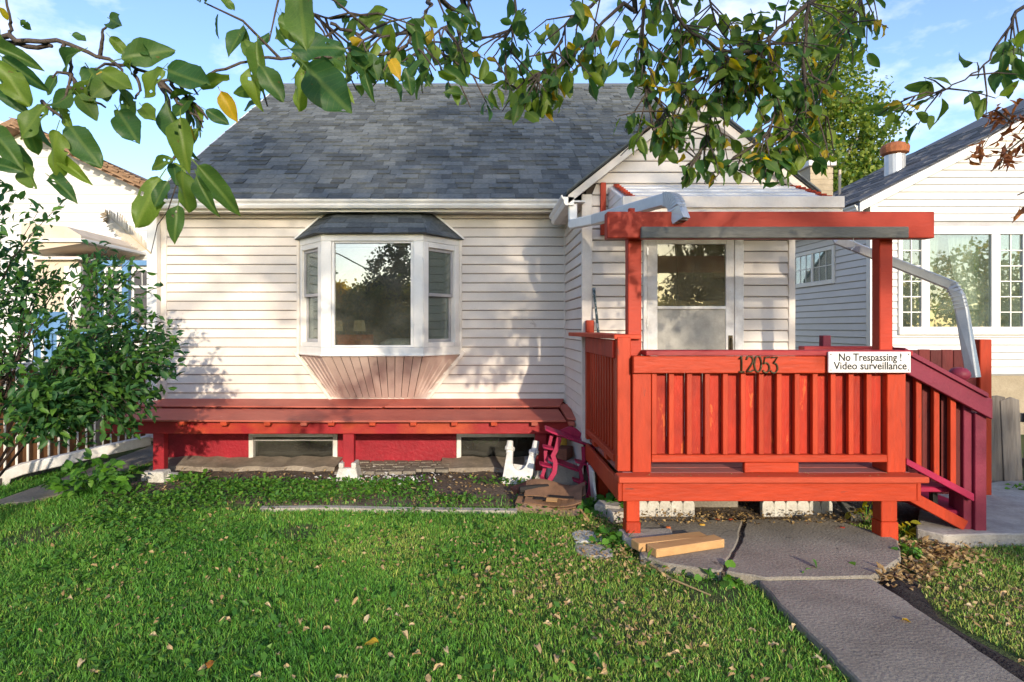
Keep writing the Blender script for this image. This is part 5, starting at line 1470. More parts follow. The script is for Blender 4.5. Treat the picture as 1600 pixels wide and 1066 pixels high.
# ---- the apple tree that hangs into the picture; its trunk stands behind the camera
tree = thing('apple_tree', 'leafy apple tree whose branches hang down across the top of the view', 'tree', (-4.7, -1.7, 0))
AL = Leaves()
TB = Vector((-4.7, -1.7, 0))
tr = MB().tube([TB + Vector((0, 0, -.1)), TB + Vector((.02, .05, .5)), TB + Vector((-.05, .12, 1.1)), TB + Vector((.03, .25, 1.75)), TB + Vector((0, .4, 2.3))], [.20, .15, .13, .125, .10], 12)
tr.build('trunk', m_bark, tree, smooth=True)
crotch = TB + Vector((.02, .3, 1.95))
PATHS = []
def limb(pts, r0, r1, nm='branch'):
    ps = [Vector(p) for p in pts]
    if PATHS and r0 < .012:                                 # spring from the nearest built branch
        near = min((q for P_ in PATHS for q in P_), key=lambda q: (q - ps[0]).length)
        if .002 < (near - ps[0]).length < .09: ps.insert(0, near)
    # smooth by Catmull-Rom
    out = []
    for i in range(len(ps) - 1):
        a, b, c, d = ps[max(i - 1, 0)], ps[i], ps[i + 1], ps[min(i + 2, len(ps) - 1)]
        for t in (0, .33, .66):
            out.append(.5 * ((2 * b) + (c - a) * t + (2 * a - 5 * b + 4 * c - d) * t * t + (3 * b - a - 3 * c + d) * t ** 3))
    out.append(ps[-1])
    out = [p + rvec(min(r0, .012) * .35) if 0 < i < len(out) - 1 else p for i, p in enumerate(out)]
    n = len(out)
    rs = [r1 + (r0 - r1) * (1 - i / (n - 1)) ** (1 if r0 < .012 else 3.2) for i in range(n)]
    MB().tube(out, rs, 7).build(nm, m_bark, tree, smooth=True)
    PATHS.append([a.lerp(b, t / 6) for a, b in zip(out, out[1:]) for t in range(6)])
    return out
def pxl(*pts): return [W(*p) for p in pts]
def low_edge(p):
    """True where a twig end would hang lower than the tree does"""
    if p.y < .3: return False
    px, py = p.x / p.y * F + CX, HY - (p.z - ZC) / p.y * F
    lim = 400 if px < 545 else 150 if px < 720 else 188 if px < 955 else 250 if px < 1055 else 290 if px < 1255 else 400
    return py > lim
def dress(path, n_twigs, leaf, tw_len=(.08, .22), per=(3, 6), start=.1, yellow=.08, droop=.9, size_var=.3, up=False):
    """short spur twigs with leaves along a branch"""
    n = len(path)
    tb = MB()
    for k in range(n_twigs):
        f = start + (1 - start) * random.random()
        i = min(int(f * (n - 1)), n - 2)
        p = path[i].lerp(path[i + 1], random.random())
        ax = (path[i + 1] - path[i]).normalized()
        d = (rvec() + ax * .7 + Vector((0, 0, -droop if not up else .3))).normalized()
        l = random.uniform(*tw_len)
        q = p + d * l * .55 + rvec(.01); r = q + (d + Vector((0, 0, -.35 * droop))).normalized() * l * .45
        if low_edge(r): continue
        tb.tube([p, q, r], [.0035, .0026, .0016], 5, False)
        for j in range(random.randint(*per)):
            t = random.uniform(.35, 1.05)
            b = (p.lerp(q, t / .55) if t < .55 else q.lerp(r, min(1, (t - .55) / .45)))
            ld = (rvec(.75) + d * .4 + Vector((0, 0, -droop))).normalized()
            nr = rvec(.8) + Vector((0, -.5, .6))
            s = leaf * random.uniform(1 - size_var, 1 + size_var * .7)
            y = random.random() < yellow
            if low_edge(b + ld * s * .9): continue
            AL.add(b + ld * s * .2, ld, nr, s * (.8 if y else 1), random.choice(L_yell if y else L_green))
    if tb.v: tb.build('twig', m_bark, tree)

# left limb
lb = limb([crotch, (-4.3, -.6, 3.3), (-3.2, .5, 3.1), (-1.9, 1.1, 2.45), W(-140, 42, 1.22), *pxl((-60, 50, 1.20), (0, 58, 1.18), (45, 62, 1.17), (110, 70, 1.16), (175, 96, 1.16), (215, 110, 1.17), (262, 129, 1.18), (300, 130, 1.20), (340, 110, 1.23), (385, 97, 1.27))], .02, .0028)
lb2 = limb(pxl((-40, 75, 1.2), (0, 68, 1.2), (45, 70, 1.18), (80, 72, 1.17)), .007, .004)
t1 = [limb(pxl(*q), .0045, .0018, 'twig') for q in (
    ((98, 72, 1.16), (108, 90, 1.15), (112, 112, 1.15), (106, 138, 1.14), (94, 158, 1.14), (70, 165, 1.13)),
    ((112, 118, 1.15), (128, 138, 1.14), (145, 155, 1.14), (165, 168, 1.13)),
    ((250, 132, 1.18), (264, 158, 1.17), (267, 200, 1.16), (275, 235, 1.16), (284, 262, 1.16)),
    ((255, 133, 1.18), (280, 160, 1.18), (300, 178, 1.18), (318, 190, 1.18)),
    ((268, 132, 1.18), (290, 150, 1.19), (312, 170, 1.19), (325, 187, 1.2)),
    ((158, 82, 1.16), (161, 60, 1.15), (158, 50, 1.15), (168, 40, 1.15)),
    ((16, 55, 1.18), (18, 40, 1.18), (14, 20, 1.17), (8, -20, 1.17)),
    ((300, 130, 1.20), (325, 122, 1.21), (342, 126, 1.21)),
    ((212, 118, 1.17), (218, 140, 1.16), (212, 155, 1.16)),
    ((66, 160, 1.13), (90, 178, 1.13), (105, 195, 1.13)),
    ((-30, 180, 1.12), (0, 205, 1.12), (15, 215, 1.12)))]
# big leaves near the lens, base and tip measured on the photo: px, py of stalk and tip, depth, mesh, yellowness
BIG = [((190, 92), (272, 74), 1.14, 2, 0), ((160, 112), (210, 146), 1.10, 2, 0), ((254, 108), (219, 152), 1.11, 2, 0), ((138, 106), (166, 150), 1.16, 0, 0), ((262, 110), (334, 141), 1.17, 0, 0),
       ((345, 144), (368, 188), 1.2, 0, 1), ((322, 172), (358, 194), 1.2, 0, 0), ((186, 175), (221, 231), 1.12, 0, 0), ((196, 140), (200, 186), 1.13, 0, 0), ((126, 80), (80, 106), 1.12, 3, 0),
       ((-8, 92), (41, 158), 1.05, 0, 0), ((4, 90), (68, 138), 1.07, 3, 0), ((-10, 72), (54, 96), 1.1, 3, 0), ((70, 166), (26, 216), 1.08, 2, 0), ((88, 204), (70, 278), 1.06, 0, 0), ((110, 198), (152, 258), 1.09, 0, 0),
       ((92, 248), (130, 276), 1.09, 3, 0), ((78, 276), (114, 304), 1.10, 3, 0), ((35, 258), (64, 298), 1.08, 0, 0), ((-12, 205), (28, 250), 1.07, 0, 0), ((-14, 255), (24, 262), 1.05, 0, 0), ((139, 126), (119, 174), 1.12, 3, 0),
       ((262, 158), (284, 244), 1.15, 3, 0), ((282, 185), (286, 260), 1.14, 3, 0), ((272, 250), (228, 262), 1.12, 0, 0), ((250, 278), (206, 350), 1.06, 0, 0), ((262, 284), (238, 322), 1.05, 0, 0), ((284, 268), (284, 336), 1.05, 0, 0),
       ((310, 260), (370, 328), 1.08, 3, 0), ((308, 276), (330, 332), 1.07, 3, 0), ((278, 322), (270, 374), 1.05, 0, 0), ((222, 166), (245, 194), 1.13, 0, 0), ((184, 172), (174, 208), 1.12, 1, 0), ((172, 58), (200, 90), 1.14, 0, 0),
       ((172, 30), (196, 46), 1.15, 0, 0), ((113, 54), (136, 68), 1.15, 0, 0), ((32, 32), (52, 50), 1.15, 1, 0), ((380, 62), (410, 106), 1.25, 2, 0), ((395, 102), (396, 168), 1.24, 3, 0), ((45, 200), (60, 245), 1.1, 0, 0),
       ((0, 280), (12, 300), 1.1, 1, 0), ((300, 196), (300, 220), 1.17, 0, 1), ((0, 12), (14, 32), 1.1, 0, 1), ((-5, 120), (25, 165), 1.1, 1, 0), ((20, 225), (48, 262), 1.12, 0, 0), ((96, 165), (100, 200), 1.12, 0, 0),
       ((232, 86), (212, 62), 1.15, 0, 0), ((205, 95), (198, 118), 1.13, 0, 0), ((-5, 40), (8, 75), 1.1, 0, 0), ((60, 190), (40, 205), 1.12, 0, 0), ((320, 2), (300, -25), 1.2, 0, 0), ((345, -5), (366, 18), 1.2, 2, 0), ((315, -25), (316, 8), 1.2, 2, 0),
       ((470, -22), (470, 70), .92, 2, 0), ((455, 76), (538, 70), 1.15, 2, 0), ((480, 106), (555, 184), 1.12, 2, 0), ((470, 112), (458, 170), 1.14, 0, 0), ((408, 104), (442, 156), 1.2, 0, 0), ((402, 66), (402, 130), 1.22, 3, 0), ((456, 84), (488, 110), 1.2, 0, 0),
       ((545, 84), (590, 128), 1.4, 0, 0), ((600, 90), (588, 125), 1.42, 1, 0), ((610, 94), (624, 116), 1.4, 0, 1), ((600, 112), (624, 138), 1.42, 0, 0), ((634, 106), (643, 146), 1.45, 1, 0), ((652, 102), (672, 126), 1.5, 0, 0), ((571, 116), (579, 152), 1.4, 3, 0),
       ((664, 24), (684, 44), 1.5, 0, 0), ((688, 62), (712, 82), 1.7, 0, 0), ((712, 15), (745, 30), 1.7, 0, 0), ((440, 20), (452, 50), 1.3, 0, 0), ((520, 90), (545, 112), 1.3, 0, 0), ((560, 45), (610, 20), 1.5, 0, 0)]
for (bx, by), (tx, ty), D, mi, yl in BIG:
    a, b = W(bx, by, D), W(tx, ty, D + random.uniform(-.03, .03))
    d = b - a
    AL.add(a, d, Vector((random.uniform(-.5, .5), -1, random.uniform(-.1, .7))), d.length, L_yell[0] if yl else L_big[random.choice({0: (0, 1, 4, 5), 1: (1, 4), 2: (2, 5, 0), 3: (3, 1)}[mi])])
pa, pb = W(236, 396, 1.30), W(163, 332, 1.34)
pd = pb - pa; ps_ = Vector((pd.z, 0, -pd.x)).normalized(); pl_ = pd.length
mb = MB()
for k in range(30):                                         # papery blade torn into strips along its veins
    t = .10 + .88 * k / 29
    hw = .021 * math.sin(math.pi * min(1, .12 + t * .80)) ** .7 * (1.1 if t > .5 else .75 + t * .5)
    for s in (-1, 1):
        l = hw * random.uniform(.72, 1.08); c = pa + pd * t; d = pd.normalized()
        a, b = c - d * pl_ * .017, c + d * pl_ * .017
        tip = c + ps_ * s * l + d * l * .55 + Vector((0, -.004 + random.uniform(-.003, .003), 0))
        mb.add([a, b, tip + d * pl_ * .016, tip - d * pl_ * .012], [(0, 1, 2, 3)])
po = mb.build('leaf', m_leaf_p, tree)
mb = MB(); mb.tube([pa, pa + pd * .5, pb], [.0016, .0011, .0005], 5)
mb.build('leaf_rib', m_fallen, po)
MB().tube([W(236, 396, 1.30), W(246, 352, 1.24), W(262, 330, 1.18), W(272, 300, 1.16), W(284, 262, 1.16)], [.0008, .001, .0012, .0014, .0016], 5).build('twig', m_bark, tree)
po['label'] = 'bleached papery leaf'

# central and right-hand limbs, drooping from above
ov = Vector((.35, .3, 3.0))
b1 = limb([crotch, (-4.5, -1.3, 4.0), (-2.6, -.5, 4.5), (-.9, .4, 3.7), W(700, -70, 1.7), *pxl((676, -10, 1.65), (668, 18, 1.62), (642, 45, 1.58), (590, 54, 1.5), (545, 50, 1.46), (516, 36, 1.42))], .032, .004)
b2 = limb(pxl((642, 45, 1.58), (640, 68, 1.56), (612, 80, 1.54), (560, 88, 1.45), (460, 88, 1.35), (408, 92, 1.3), (385, 97, 1.27)), .006, .0025)
b3 = limb([(-.9, .3, 3.3), (-.3, 1.0, 3.1), W(735, -50, 1.9), *pxl((726, 0, 1.88), (702, 40, 1.86), (664, 64, 1.82), (648, 88, 1.8))], .02, .003)
b4 = limb(pxl((664, 66, 1.82), (702, 92, 1.84), (737, 116, 1.88), (756, 126, 1.9)), .005, .002)
b5 = limb([crotch, (-4.4, -1.5, 4.3), (-2.2, -.8, 4.8), (-.2, .8, 3.9), W(985, -50, 2.2), *pxl((972, 0, 2.2), (946, 34, 2.2), (912, 71, 2.2), (882, 101, 2.18), (849, 110, 2.15), (822, 128, 2.12), (807, 146, 2.1))], .036, .003)
b6 = limb(pxl((945, -40, 2.2), (935, 0, 2.2), (890, 30, 2.18), (876, 64, 2.16), (850, 101, 2.12)), .008, .003)
b7 = limb(pxl((1012, -60, 2.3), (1006, 0, 2.3), (1002, 56, 2.3), (1004, 112, 2.28), (1014, 169, 2.26), (1021, 205, 2.25)), .009, .003)
b8 = limb(pxl((1030, -60, 2.35), (1044, 0, 2.35), (1070, 41, 2.35), (1108, 68, 2.36), (1141, 81, 2.38), (1194, 79, 2.4)), .008, .005)
b9 = limb([crotch, (-4.5, -1.6, 4.5), (-2.0, -1.1, 5.0), (.4, .3, 4.2), (1.5, 1.4, 3.3), W(1330, -60, 2.5), *pxl((1260, 8, 2.48), (1215, 48, 2.45), (1180, 78, 2.42), (1156, 94, 2.4), (1132, 124, 2.38), (1111, 184, 2.34), (1100, 225, 2.32), (1088, 246, 2.3), (1062, 260, 2.3))], .042, .003)
b10 = limb(pxl((1262, 6, 2.48), (1257, 75, 2.45), (1256, 131, 2.44), (1246, 180, 2.42), (1234, 212, 2.4)), .008, .003)
b11 = limb(pxl((1360, -50, 2.6), (1344, 0, 2.58), (1328, 45, 2.56), (1305, 98, 2.52), (1282, 145, 2.5)), .008, .003)
b12 = limb(pxl((1256, 158, 2.43), (1276, 175, 2.42), (1294, 184, 2.42)), .004, .002)
b13 = limb([(.4, .3, 4.2), (1.6, .8, 3.8), (2.5, 1.6, 3.3), *pxl((1690, -70, 2.4), (1600, 7, 2.35), (1575, 41, 2.32), (1553, 82, 2.3), (1530, 109, 2.28), (1492, 131, 2.26), (1462, 142, 2.25), (1412, 155, 2.25))], .03, .0025)
b14 = limb(pxl((1200, 60, 2.44), (1210, 130, 2.4), (1205, 200, 2.38), (1160, 240, 2.36), (1125, 258, 2.35)), .006, .002)
b15 = limb(pxl((1180, 78, 2.42), (1120, 110, 2.36), (1060, 150, 2.3), (1030, 190, 2.27)), .006, .002)
b16 = limb(pxl((800, -40, 2.0), (806, 20, 2.0), (790, 60, 1.98), (770, 90, 1.96)), .005, .002)
b17 = limb(pxl((1100, -40, 2.5), (1120, 40, 2.5), (1150, 70, 2.48)), .005, .002)
b18 = limb(pxl((1205, 200, 2.38), (1190, 250, 2.36), (1176, 285, 2.36)), .004, .002)
b19 = limb(pxl((440, -40, 1.5), (470, 10, 1.5), (520, 30, 1.5)), .005, .002)
for p, n, lf in ((b1, 15, .064), (b2, 6, .062), (b3, 14, .060), (b4, 11, .058), (b16, 14, .058), (b19, 10, .062)): dress(p, n, lf, start=.45 if p is b1 or p is b3 else .05, per=(2, 4), yellow=.04)
for p, n, st in ((b5, 26, .55), (b6, 14, .1)): dress(p, n, .072, start=st, per=(2, 4), yellow=.07, tw_len=(.08, .2))
for p, n, st in ((b7, 30, .1), (b8, 30, .1), (b9, 60, .42), (b10, 28, .05), (b11, 24, .05), (b12, 7, .1), (b14, 48, .05), (b15, 46, .05), (b17, 14, .1), (b18, 9, .05)):
    dress(p, n, .066, start=st, per=(2, 5), yellow=.15, tw_len=(.08, .26))
dress(b13, 16, .078, start=.45, per=(2, 4), yellow=.05, droop=.4)
dress(lb, 5, .065, start=.62, per=(1, 3), tw_len=(.04, .1), yellow=.03)
for p in t1[:3]: dress(p, 3, .05, per=(1, 2), tw_len=(.03, .06), yellow=.02)
# the rest of the canopy above the lens, out of the picture, throws its dapple on the wall
for k in range(650):
    y = random.uniform(-3.2, 2.6)
    lim = max(2.55, ZC + .60 * max(y, 0) + .35)
    p = Vector((random.gauss(1.3, 1.35), y, lim + abs(random.gauss(0, .75))))
    if p.z < 2.6 + .25 * abs(p.x - 1.2) * 0: continue
    AL.add(p, rvec() + Vector((0, 0, -.7)), rvec() + Vector((0, 0, .6)), .085, L_green[0])
for tpt in ((-1.0, -1.2, 3.6), (.6, 1.5, 3.9), (2.8, .6, 3.8), (1.6, -2.8, 3.9), (3.0, -1.6, 3.4)):
    limb([Vector((-2.0, -1.1, 5.0)), Vector((-2.0, -1.1, 5.0)).lerp(Vector(tpt), .5) + Vector((0, 0, .25)), tpt], .025, .006)
AL.flush(tree, 300, {'yellowed_apple_leaf': m_yel})
# rust-brown twig of another tree at the right edge
mt = thing('maple_branch', 'drooping branch with curled rust brown leaves at the top corner of the picture', 'branch', (2.75, 2.6, 2.2))
ML = Leaves()
mb = MB()
for q in (((1680, 120, 2.7), (1620, 170, 2.7), (1580, 190, 2.7), (1545, 215, 2.7), (1525, 250, 2.7)), ((1660, 180, 2.72), (1600, 215, 2.72), (1570, 240, 2.72), (1560, 265, 2.72)), ((1580, 190, 2.7), (1555, 172, 2.7), (1535, 180, 2.7)), ((1650, 260, 2.7), (1605, 298, 2.7), (1590, 305, 2.7))):
    ps = pxl(*q); mb.tube(ps, [.005, .004, .003, .002, .0015][:len(ps)], 5)
    for k in range(15 if len(ps) > 3 else 6):
        f = random.uniform(.25, 1); i = min(int(f * (len(ps) - 1)), len(ps) - 2); p = ps[i].lerp(ps[i + 1], random.random()) + rvec(.03)
        d = rvec(.5) + Vector((-.1, 0, -1))
        for j in range(2): ML.add(p + rvec(.012), d + rvec(.4), rvec(), random.uniform(.04, .07), random.choice(L_maple))
mb.build('twig', m_bark, mt)
ML.flush(mt, 120, {'rusty_leaf': m_fallen_i})

# ---- shrub at the left
shr = thing('shrub', 'dense green leafy shrub in front of the white picket fence', 'shrub', (-4.15, 4.75, 0))
SLv = Leaves(); sb = Vector((-4.15, 4.75, 0)); stem = MB(); twm = MB()
cc = Vector((-3.38, 4.62, 1.34))
ends = []
for k in range(140):
    a = random.uniform(0, 2 * math.pi); cz = random.uniform(-.75, 1.0); rr_ = math.sqrt(1 - min(1, cz * cz) * .9)
    ends.append(cc + Vector((math.cos(a) * rr_ * 1.02, math.sin(a) * rr_ * .65, cz * .86)))
ends += [W(268, 548, 4.55), W(250, 448, 4.5), W(205, 405, 4.5), W(95, 318, 4.5), W(25, 300, 4.6), W(270, 575, 4.4), W(235, 490, 4.6), W(225, 610, 4.3), W(150, 420, 4.5), W(250, 520, 4.55), W(180, 640, 4.2), W(215, 560, 4.4), W(60, 330, 4.5)]
ends += [W(random.uniform(-20, 200), random.uniform(590, 705), random.uniform(4.15, 4.7)) for k in range(34)]
def spx(e): return (e.x / e.y * F + CX, HY - (e.z - ZC) / e.y * F)
ends = [e for i, e in enumerate(ends) if e.z > .45 and (i >= 140 or not (spx(e)[0] > 140 and spx(e)[1] < 515) or i % 3 == 0)]
mains = []
for k in range(9):
    a = k * .7; e = cc + Vector((math.cos(a) * .45, math.sin(a) * .3, random.uniform(-.3, .35)))
    st = sb + Vector((math.cos(a) * .07, math.sin(a) * .06, -.03)); mid = st.lerp(e, .5) + Vector((0, 0, .12)) + rvec(.04)
    mains.append((st, mid, e)); stem.tube([st, mid, e], [.012, .010, .007], 6)
for e in ends:
    m0 = min(mains, key=lambda q: (q[2] - e).length)
    s = m0[1].lerp(m0[2], random.uniform(.1, 1))
    mid = s.lerp(e, .5) + Vector((0, 0, .10 * (e - s).length)) + rvec(.03)
    path = [s, s.lerp(mid, .5) + rvec(.012), mid, mid.lerp(e, .5) + Vector((0, 0, .02)), e]
    twm.tube(path, [.006, .005, .004, .003, .0018], 5, False)
    L = (e - s).length; nlv = int(20 + L * 30)
    for j in range(nlv):
        f = random.uniform(.25, 1.0); i = min(int(f * 4), 3); b = path[i].lerp(path[i + 1], f * 4 - i)
        ax = (path[i + 1] - path[i]).normalized()
        tw = rvec(.03) * (1.2 - f * .6) * 2
        d = ax * .6 + rvec(.65) + Vector((0, 0, .12))
        SLv.add(b + tw, d, rvec(.5) + Vector((0, -.25, .8)), random.uniform(.052, .088), random.choice(L_shrub))
stem.build('stem', m_bark_d, shr, smooth=True); twm.build('twig', m_bark_d, shr)
SLv.flush(shr, 300, {'shrub_leaf': m_leaf_si})

# ---- low plants
def weed(name, c, n, r, h, size, lab, mesh, mass, single, cat='plant'):
    t = thing(name, lab, cat, c)
    LV = Leaves(); sm = MB(); c = Vector(c)
    for k in range(n):
        a = random.uniform(0, 6.283); q = random.random() ** .6 * r
        e = c + Vector((math.cos(a) * q, math.sin(a) * q * .8, random.uniform(.35, 1.0) * h * (1 - .5 * q / r)))
        sm.tube([c + (e - c) * .15 - Vector((0, 0, .02)), c.lerp(e, .6) + Vector((0, 0, .03)), e], [.003, .0025, .0015], 4, False)
        for j in range(3):
            d = rvec(.6) + Vector((math.cos(a), math.sin(a), .1))
            LV.add(e + rvec(.015), d, rvec(.3) + Vector((0, -.3, .9)), size * random.uniform(.7, 1.2), mesh)
    sm.build('stem', m_weed, t)
    LV.flush(t, single, {mesh.materials[0].name: mass})
L_weed = leaf_mesh('leaf', m_weed, .36, .10, .25, .03, 2, 4, seed=40)
L_round = leaf_mesh('leaf', m_weed, .46, .06, .2, .03, 2, 4, seed=41)
L_yw = leaf_mesh('leaf', leaf_mat('yellow_weed_leaf', (.30, .30, .03), (.5, .42, .05)), .30, .12, .25, .03, 2, 4, seed=42)
weed('nettle_clump', G(146, 772), 70, .36, .34, .085, 'bright green leafy weed clump growing beside the side path', L_weed, m_weed_i, 110)
weed('creeper', G(942, 800), 60, .22, .14, .06, 'round leaved green creeper spreading beside the deck near the roofing sheets', L_round, m_weed_i, 90)
weed('creeper', G(965, 850), 42, .18, .10, .055, 'round leaved green creeper hugging the foot of the corner deck leg', L_round, m_weed_i, 60)
weed('seedling', G(1355, 822), 9, .13, .22, .06, 'thin yellowing seedling under the deck beside the leg near the steps', L_yw, m_weed_i, 30)
weed('seedling', G(1415, 838), 5, .06, .13, .075, 'seedling with large yellow leaves between the deck leg and the steps', L_yw, m_weed_i, 20)
weed('weed_tuft', G(1424, 875), 14, .08, .10, .05, 'small dark green weed growing at the corner of the patio slab', L_weed, m_weed_i, 30)
weed('weed_tuft', G(1133, 906), 16, .14, .06, .06, 'round leaved weed spreading at the slab joint beside the lawn', L_round, m_weed_i, 40)
weed('weed_tuft', G(1290, 903), 22, .20, .04, .05, 'low green weeds growing in the crack between slab and path', L_round, m_weed_i, 50)
weed('weed_tuft', G(1588, 778), 14, .14, .12, .06, 'green weed growing at the foot of the grey board fence', L_weed, m_weed_i, 30)
weed('weed_tuft', G(300, 752, 0), 24, .22, .07, .06, 'low leafy weeds growing around the broken pier block', L_weed, m_weed_i, 50)

# ---- trees
def blob_tree(name, lab, base, h, blobs, n, leaf, mat, bark, r=.14, seed=1, group=None, shape=None, cat='tree'):
    """trunk with limbs and a crown of leaf-sized faces scattered in clumps through the crown's volume"""
    t = thing(name, lab, cat, base, group)
    rr = np.random.default_rng(seed); B = np.array(base, float)
    tm = MB(); bv = Vector(base)
    top = bv + Vector((0, 0, h * .82))
    tm.tube([bv - Vector((0, 0, .1)), bv.lerp(top, .3) + Vector((r * .4, 0, 0)), bv.lerp(top, .65) - Vector((r * .3, 0, 0)), top], [r, r * .75, r * .5, r * .12], 8)
    tm.build('trunk', bark, t, smooth=True)
    lm = MB()
    V, T = [], []
    tot = sum(b[3] * b[4] * b[5] for b in blobs)
    for (cx_, cy_, cz_, ax, ay, az) in blobs:
        c = B + (cx_, cy_, cz_)
        cv = Vector(c); s = bv.lerp(top, min(.9, max(.15, (cz_ - az) / (h * .82))))
        lm.tube([s, s.lerp(cv, .6) + Vector((0, 0, .08 * h * .3)), cv], [r * .4, r * .25, r * .06], 6)
        k = int(n * ax * ay * az / tot)
        ncl = max(6, k // 26)                              # leaf clumps
        d = rr.normal(size=(ncl, 3)); d /= np.linalg.norm(d, axis=1)[:, None]
        cl = d * (rr.random((ncl, 1)) ** .45) * (ax, ay, az)
        idx = rr.integers(0, ncl, k)
        P = c + cl[idx] + rr.normal(size=(k, 3)) * min(ax, ay, az) * .16
        D = rr.normal(size=(k, 3)) + (0, 0, -.3); D /= np.linalg.norm(D, axis=1)[:, None]
        N = rr.normal(size=(k, 3)) + (0, 0, .5)
        X = np.cross(D, N); X /= np.linalg.norm(X, axis=1)[:, None]
        s_ = leaf * rr.uniform(.7, 1.25, (k, 1))
        q = np.stack([P, P + D * s_ * .5 + X * s_ * .3, P + D * s_, P + D * s_ * .5 - X * s_ * .3], 1)
        o = sum(len(v) for v in V)
        V.append(q.reshape(-1, 3)); i = np.arange(k)[:, None] * 4 + o
        T += [i + (0, 1, 2), i + (0, 2, 3)]
    lm.build('limb', bark, t, smooth=True)
    me = np_mesh('crown', np.concatenate(V), np.concatenate(T), mat)
    link('crown', me, t)
    return t
# the poplar beyond the neighbour's roof
pb_ = ((1300 - CX) / F * 24, 24, 0)
blob_tree('poplar_tree', 'tall pale green poplar rising behind the porch roof and the neighbour chimney', pb_, 17, [(-.3, 0, 12.2, 1.3, 1.3, 3.4), (-.5, .2, 8.6, 1.4, 1.4, 2.6), (1.4, 0, 9.3, 1.1, 1.1, 2.2), (.4, 0, 6.6, 1.7, 1.5, 1.8), (1.7, .1, 7.6, .95, 1.0, 1.3), (-1.3, 0, 7.0, .8, .8, 1.6), (.1, 0, 15.4, .9, .9, 2.2)], 24000, .19, m_pop, m_bark_p, .2, 5)
blob_tree('golden_bush', 'golden leaved tree glimpsed behind the gable roof', ((1178 - CX) / F * 20, 20, 0), 8.4, [(0, 0, 6.9, .8, .8, .9), (-.5, 0, 6.0, .9, .8, .9), (.3, 0, 5, 1, 1, 1)], 2600, .16, m_yel, m_bark, .12, 6)
# the street side behind the camera: what the bay window mirrors and what shades the lawn
gB = 'bushes and trees along the street behind the camera'
for i, (x, y, h, w, mt_, nm, lab) in enumerate((
    (-6.6, -8.2, 3.5, 1.1, m_olive, 'bush', 'olive autumn bush at the end of the street hedge row'),
    (-5.0, -8.4, 3.4, 1.1, m_yel, 'bush', 'golden autumn bush in the street hedge row'),
    (-4.0, -8.0, 3.3, 1.1, m_olive, 'bush', 'olive autumn bush beside the golden bush across the yard'),
    (-2.2, -8.3, 3.4, 1.2, m_olive, 'bush', 'olive autumn bush beside the dark street tree'),
    (-.4, -8.6, 2.2, 1.1, m_dkgreen, 'bush', 'dark green bush between two olive bushes along the street'),
    (1.4, -8.4, 2.3, 1.1, m_olive, 'bush', 'olive autumn bush in the middle of the street hedge row'),
    (3.3, -8.5, 2.2, 1.1, m_dkgreen, 'bush', 'dark green bush before the large shade tree'),
    (5.4, -8.3, 2.6, 1.2, m_olive, 'bush', 'olive autumn bush between two dark green bushes along the street'),
    (7.4, -8.6, 5.6, 1.6, m_dkgreen, 'bush', 'unseen dark green bush at the far end of the street hedge row, raised to block the sky'))):  # last bush made tall to keep bright sky out of the door glass
    blob_tree(nm, lab, (x, y, 0), h * .9, [(0, 0, h * .32, w, w * .8, h * .30), (.2, 0, h * .62, w * .85, w * .7, h * .30), (-.4, .1, h * .5, w * .7, w * .7, h * .32)], 9500, .15, mt_, m_bark, .06, 30 + i, gB, cat='bush')
blob_tree('street_tree', 'dark leafy tree mirrored at the side of the bay window', (-3.1, -8.8, 0), 5.0, [(0, 0, 3.2, .9, .9, 1.2), (-.4, 0, 2.2, 1, 1, 1), (.2, 0, 4.3, .5, .5, .7)], 5200, .15, m_dkgreen, m_bark, .12, 50)
blob_tree('spruce_tree', 'dark narrow spruce mirrored at the edge of the bay window', (-6.0, -9.6, 0), 5.2, [(0, 0, 1.3, 1.1, 1.1, .9), (0, 0, 2.4, .8, .8, .8), (0, 0, 3.4, .5, .5, .8), (0, 0, 4.4, .25, .25, .7)], 5200, .12, m_dkgreen, m_bark, .1, 51)
for i, (x, h, lab) in enumerate(((12.5, 5.2, 'round green tree farther down the street, nearest the hedge row'), (17.0, 6.0, 'round green tree farther down the street, between two others'), (21.5, 5.4, 'round green tree farthest down the street'))):
    blob_tree('street_tree', lab, (x, -9.0, 0), h, [(0, 0, h * .5, 2.1, 1.8, h * .34), (-.6, 0, h * .78, 1.3, 1.2, h * .2), (.7, 0, h * .32, 1.6, 1.4, h * .26)], 5200, .2, m_olive, m_bark, .13, 70 + i, gB)
blob_tree('shade_tree', 'large shade tree by the street that dapples the house wall', (6.9, -10.5, 0), 10.5, [(-2.6, 0, 7.6, 1.9, 1.6, 1.8), (-3.6, .3, 6.6, 1.4, 1.4, 1.1), (-.9, -.2, 6.9, 1.3, 1.3, 1.0), (-2.2, 0, 9.6, 1.7, 1.5, 1.4), (-.2, 0, 9.0, 1.4, 1.2, 1.3)], 8000, .16, m_pop, m_bark, .22, 60)
blob_tree('shade_tree', 'smaller shade tree by the street that dapples the porch', (-.3, -11.5, 0), 9, [(1.6, 0, 8.4, 1.5, 1.4, 1.4), (.6, 0, 9.6, 1.3, 1.1, 1.0), (2.6, 0, 7.2, 1.0, 1.0, .9)], 2600, .16, m_pop, m_bark, .18, 61)
